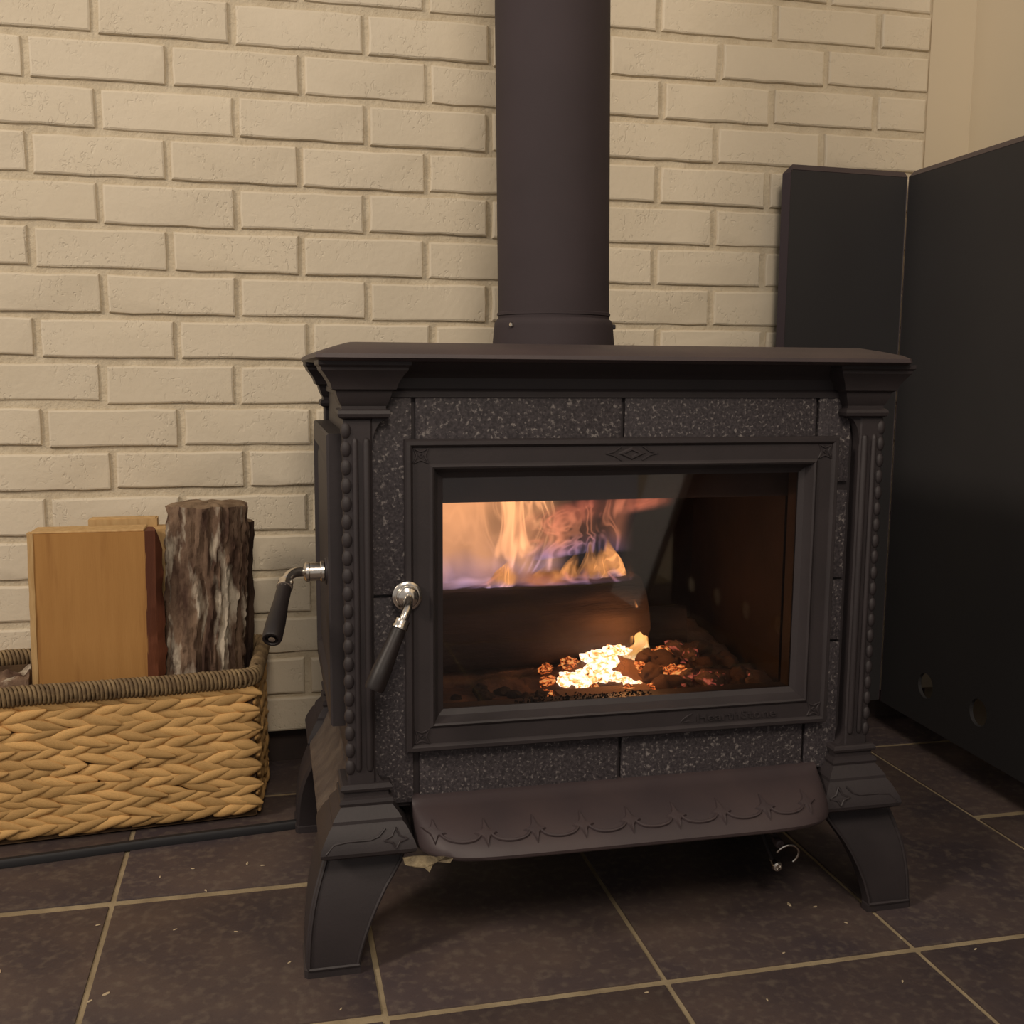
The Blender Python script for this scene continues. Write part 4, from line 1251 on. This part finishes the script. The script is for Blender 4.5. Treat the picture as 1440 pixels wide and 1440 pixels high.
# 3 plank-like pieces at the back
def plank(label, x0, x1, y0, y1, z1, mat, seed):
    root = thing('split_log', label, 'firewood', ((x0 + x1) / 2, (y0 + y1) / 2, 0.011), 'firewood in the basket')
    secs = []
    for q in range(15):
        z = 0.0125 + (z1 - 0.0125) * q / 14
        j = 0.0015 * mn.noise(Vector((z * 30, seed, 1)))
        secs.append([(x0 + j, y0, z), (x0 + 0.3 * (x1 - x0), y0 - 0.002 + j, z), (x1 + j, y0, z), (x1, y1, z), (x0, y1, z)])
    make('heartwood', prism(secs), mat, root, angle=40)
    make('end_face', B(x0 + 0.002, x1 - 0.002, y0 + 0.001, y1 - 0.001, z1 - 0.002, z1 + 0.0012, bev=0.0006), M_woodpale, root)
plank('pale split log rearmost in the basket against the wall', -0.0190, 0.0770, -0.1000, -0.0760, 0.4360, M_woodpale, 3)
plank('pale narrow split log wedged beside the furrowed bark log', 0.0700, 0.0935, -0.1200, -0.0800, 0.4230, M_woodpale, 5)
# 4 log lying low in the left end
lg = thing('bark_log', 'rough bark log lying low beside the broad split log', 'firewood', (-0.160, -0.135, 0.011), 'firewood in the basket')
o = make('bark', log_mesh(0.105, 0.050, 31, ridge=0.16, m=40, n=48), M_bark, None, angle=60)
o.scale = (1, 0.8, 2.15); place(o, (-0.1520, -0.1450, 0.121), (0.0, 0.0, 0.08)); o.parent = lg; o.matrix_parent_inverse = Matrix.Translation(-Vector(lg.location))

# ------------------------------------------------------------------ black strip lying on the tiles
bm = bmesh.new()
pts = []
for q in range(41):
    t = q / 40
    x = 0.42 - 1.15 * t
    pts.append((x, -0.2345 - 0.0485 * max(0, (0.31 - x) / 0.43) + 0.010 * max(0, (0.31 - x) / 0.43 - 1.0) + 0.0015 * math.sin(x * 18), 0.0062))
rings = []
for (p, t, n, b) in frames(pts):
    s = b if abs(b.z) < 0.5 else n
    rings.append([p + s * a + Vector((0, 0, c)) for a, c in ((-0.0085, -0.0062), (-0.0085, 0.002), (-0.006, 0.005), (-0.001, 0.0058), (0.001, 0.0030), (0.005, 0.0030), (0.0085, 0.001), (0.0085, -0.0062))])
loft(bm, rings)
o = make('floor_strip', bm, M_cord, None, angle=40)
tag(o, 'long thin black rubber strip lying on the tiles along the basket', 'strip')

# ------------------------------------------------------------------ wood chips and crumbs
chip_src = None
rc = random.Random(3)
chips = [(0.859, -0.600, .0065), (0.888, -0.612, .004), (0.905, -0.655, .003), (0.06, -0.62, .006), (0.045, -0.63, .0045), (0.12, -0.50, .0035), (0.03, -0.47, .004), (0.15, -0.41, .004), (0.09, -0.36, .0035), (0.20, -0.345, .005), (0.22, -0.355, .004),
         (0.13, -0.345, .0035), (-0.06, -0.55, .005), (0.19, -0.52, .003), (0.25, -0.60, .0035), (0.30, -0.70, .003), (0.02, -0.72, .004), (0.17, -0.70, .0032), (0.62, -0.74, .0035), (0.74, -0.78, .003), (0.90, -0.78, .0035), (1.02, -0.74, .0035), (0.52, -0.80, .003), (0.70, -0.86, .004), (0.95, -0.70, .003), (0.80, -0.70, .0028)]
for (x, y, r) in chips:
    if chip_src is None:
        bm = bmesh.new()
        a = [(-1, -.3, 0), (-.3, -.5, 0), (.9, -.2, 0), (1.1, .2, 0), (.1, .45, 0), (-.8, .25, 0)]
        loft(bm, [a, [(p[0] * .85 + .05, p[1] * .7, 0.32) for p in a]])
        chip_src = make('wood_chip', bm, M_chip, None, smooth=False); o = chip_src
    else:
        o = chip_src.copy(); COL.objects.link(o)
    o.location = (x, y, 0.0002); o.scale = (r * 0.75, r * 0.75, r * 0.45); o.rotation_euler = (0, 0, rc.uniform(0, 6))
    tag(o, 'tiny pale wood chip fallen on the dark tile floor', 'wood chip', 'wood chips on the floor')

# ------------------------------------------------------------------ pale board added out of frame for the reflected streak in the door glass
bm = bmesh.new()
pr = [(-2.425, 0.002), (-2.185, 0.002), (-1.570, 0.800), (-1.700, 0.935)]
loft(bm, [[(1.225, y, z) for y, z in pr], [(1.247, y, z) for y, z in pr]])
bmesh.ops.bevel(bm, geom=bm.edges[:], offset=0.003, segments=1, affect='EDGES')
o = make('reflection_board', bm, material('white_board', (0.80, 0.79, 0.76, 1), None, rough=0.6), None, smooth=False)
tag(o, 'pale unseen board added to make the reflected streak in the door glass', 'board')
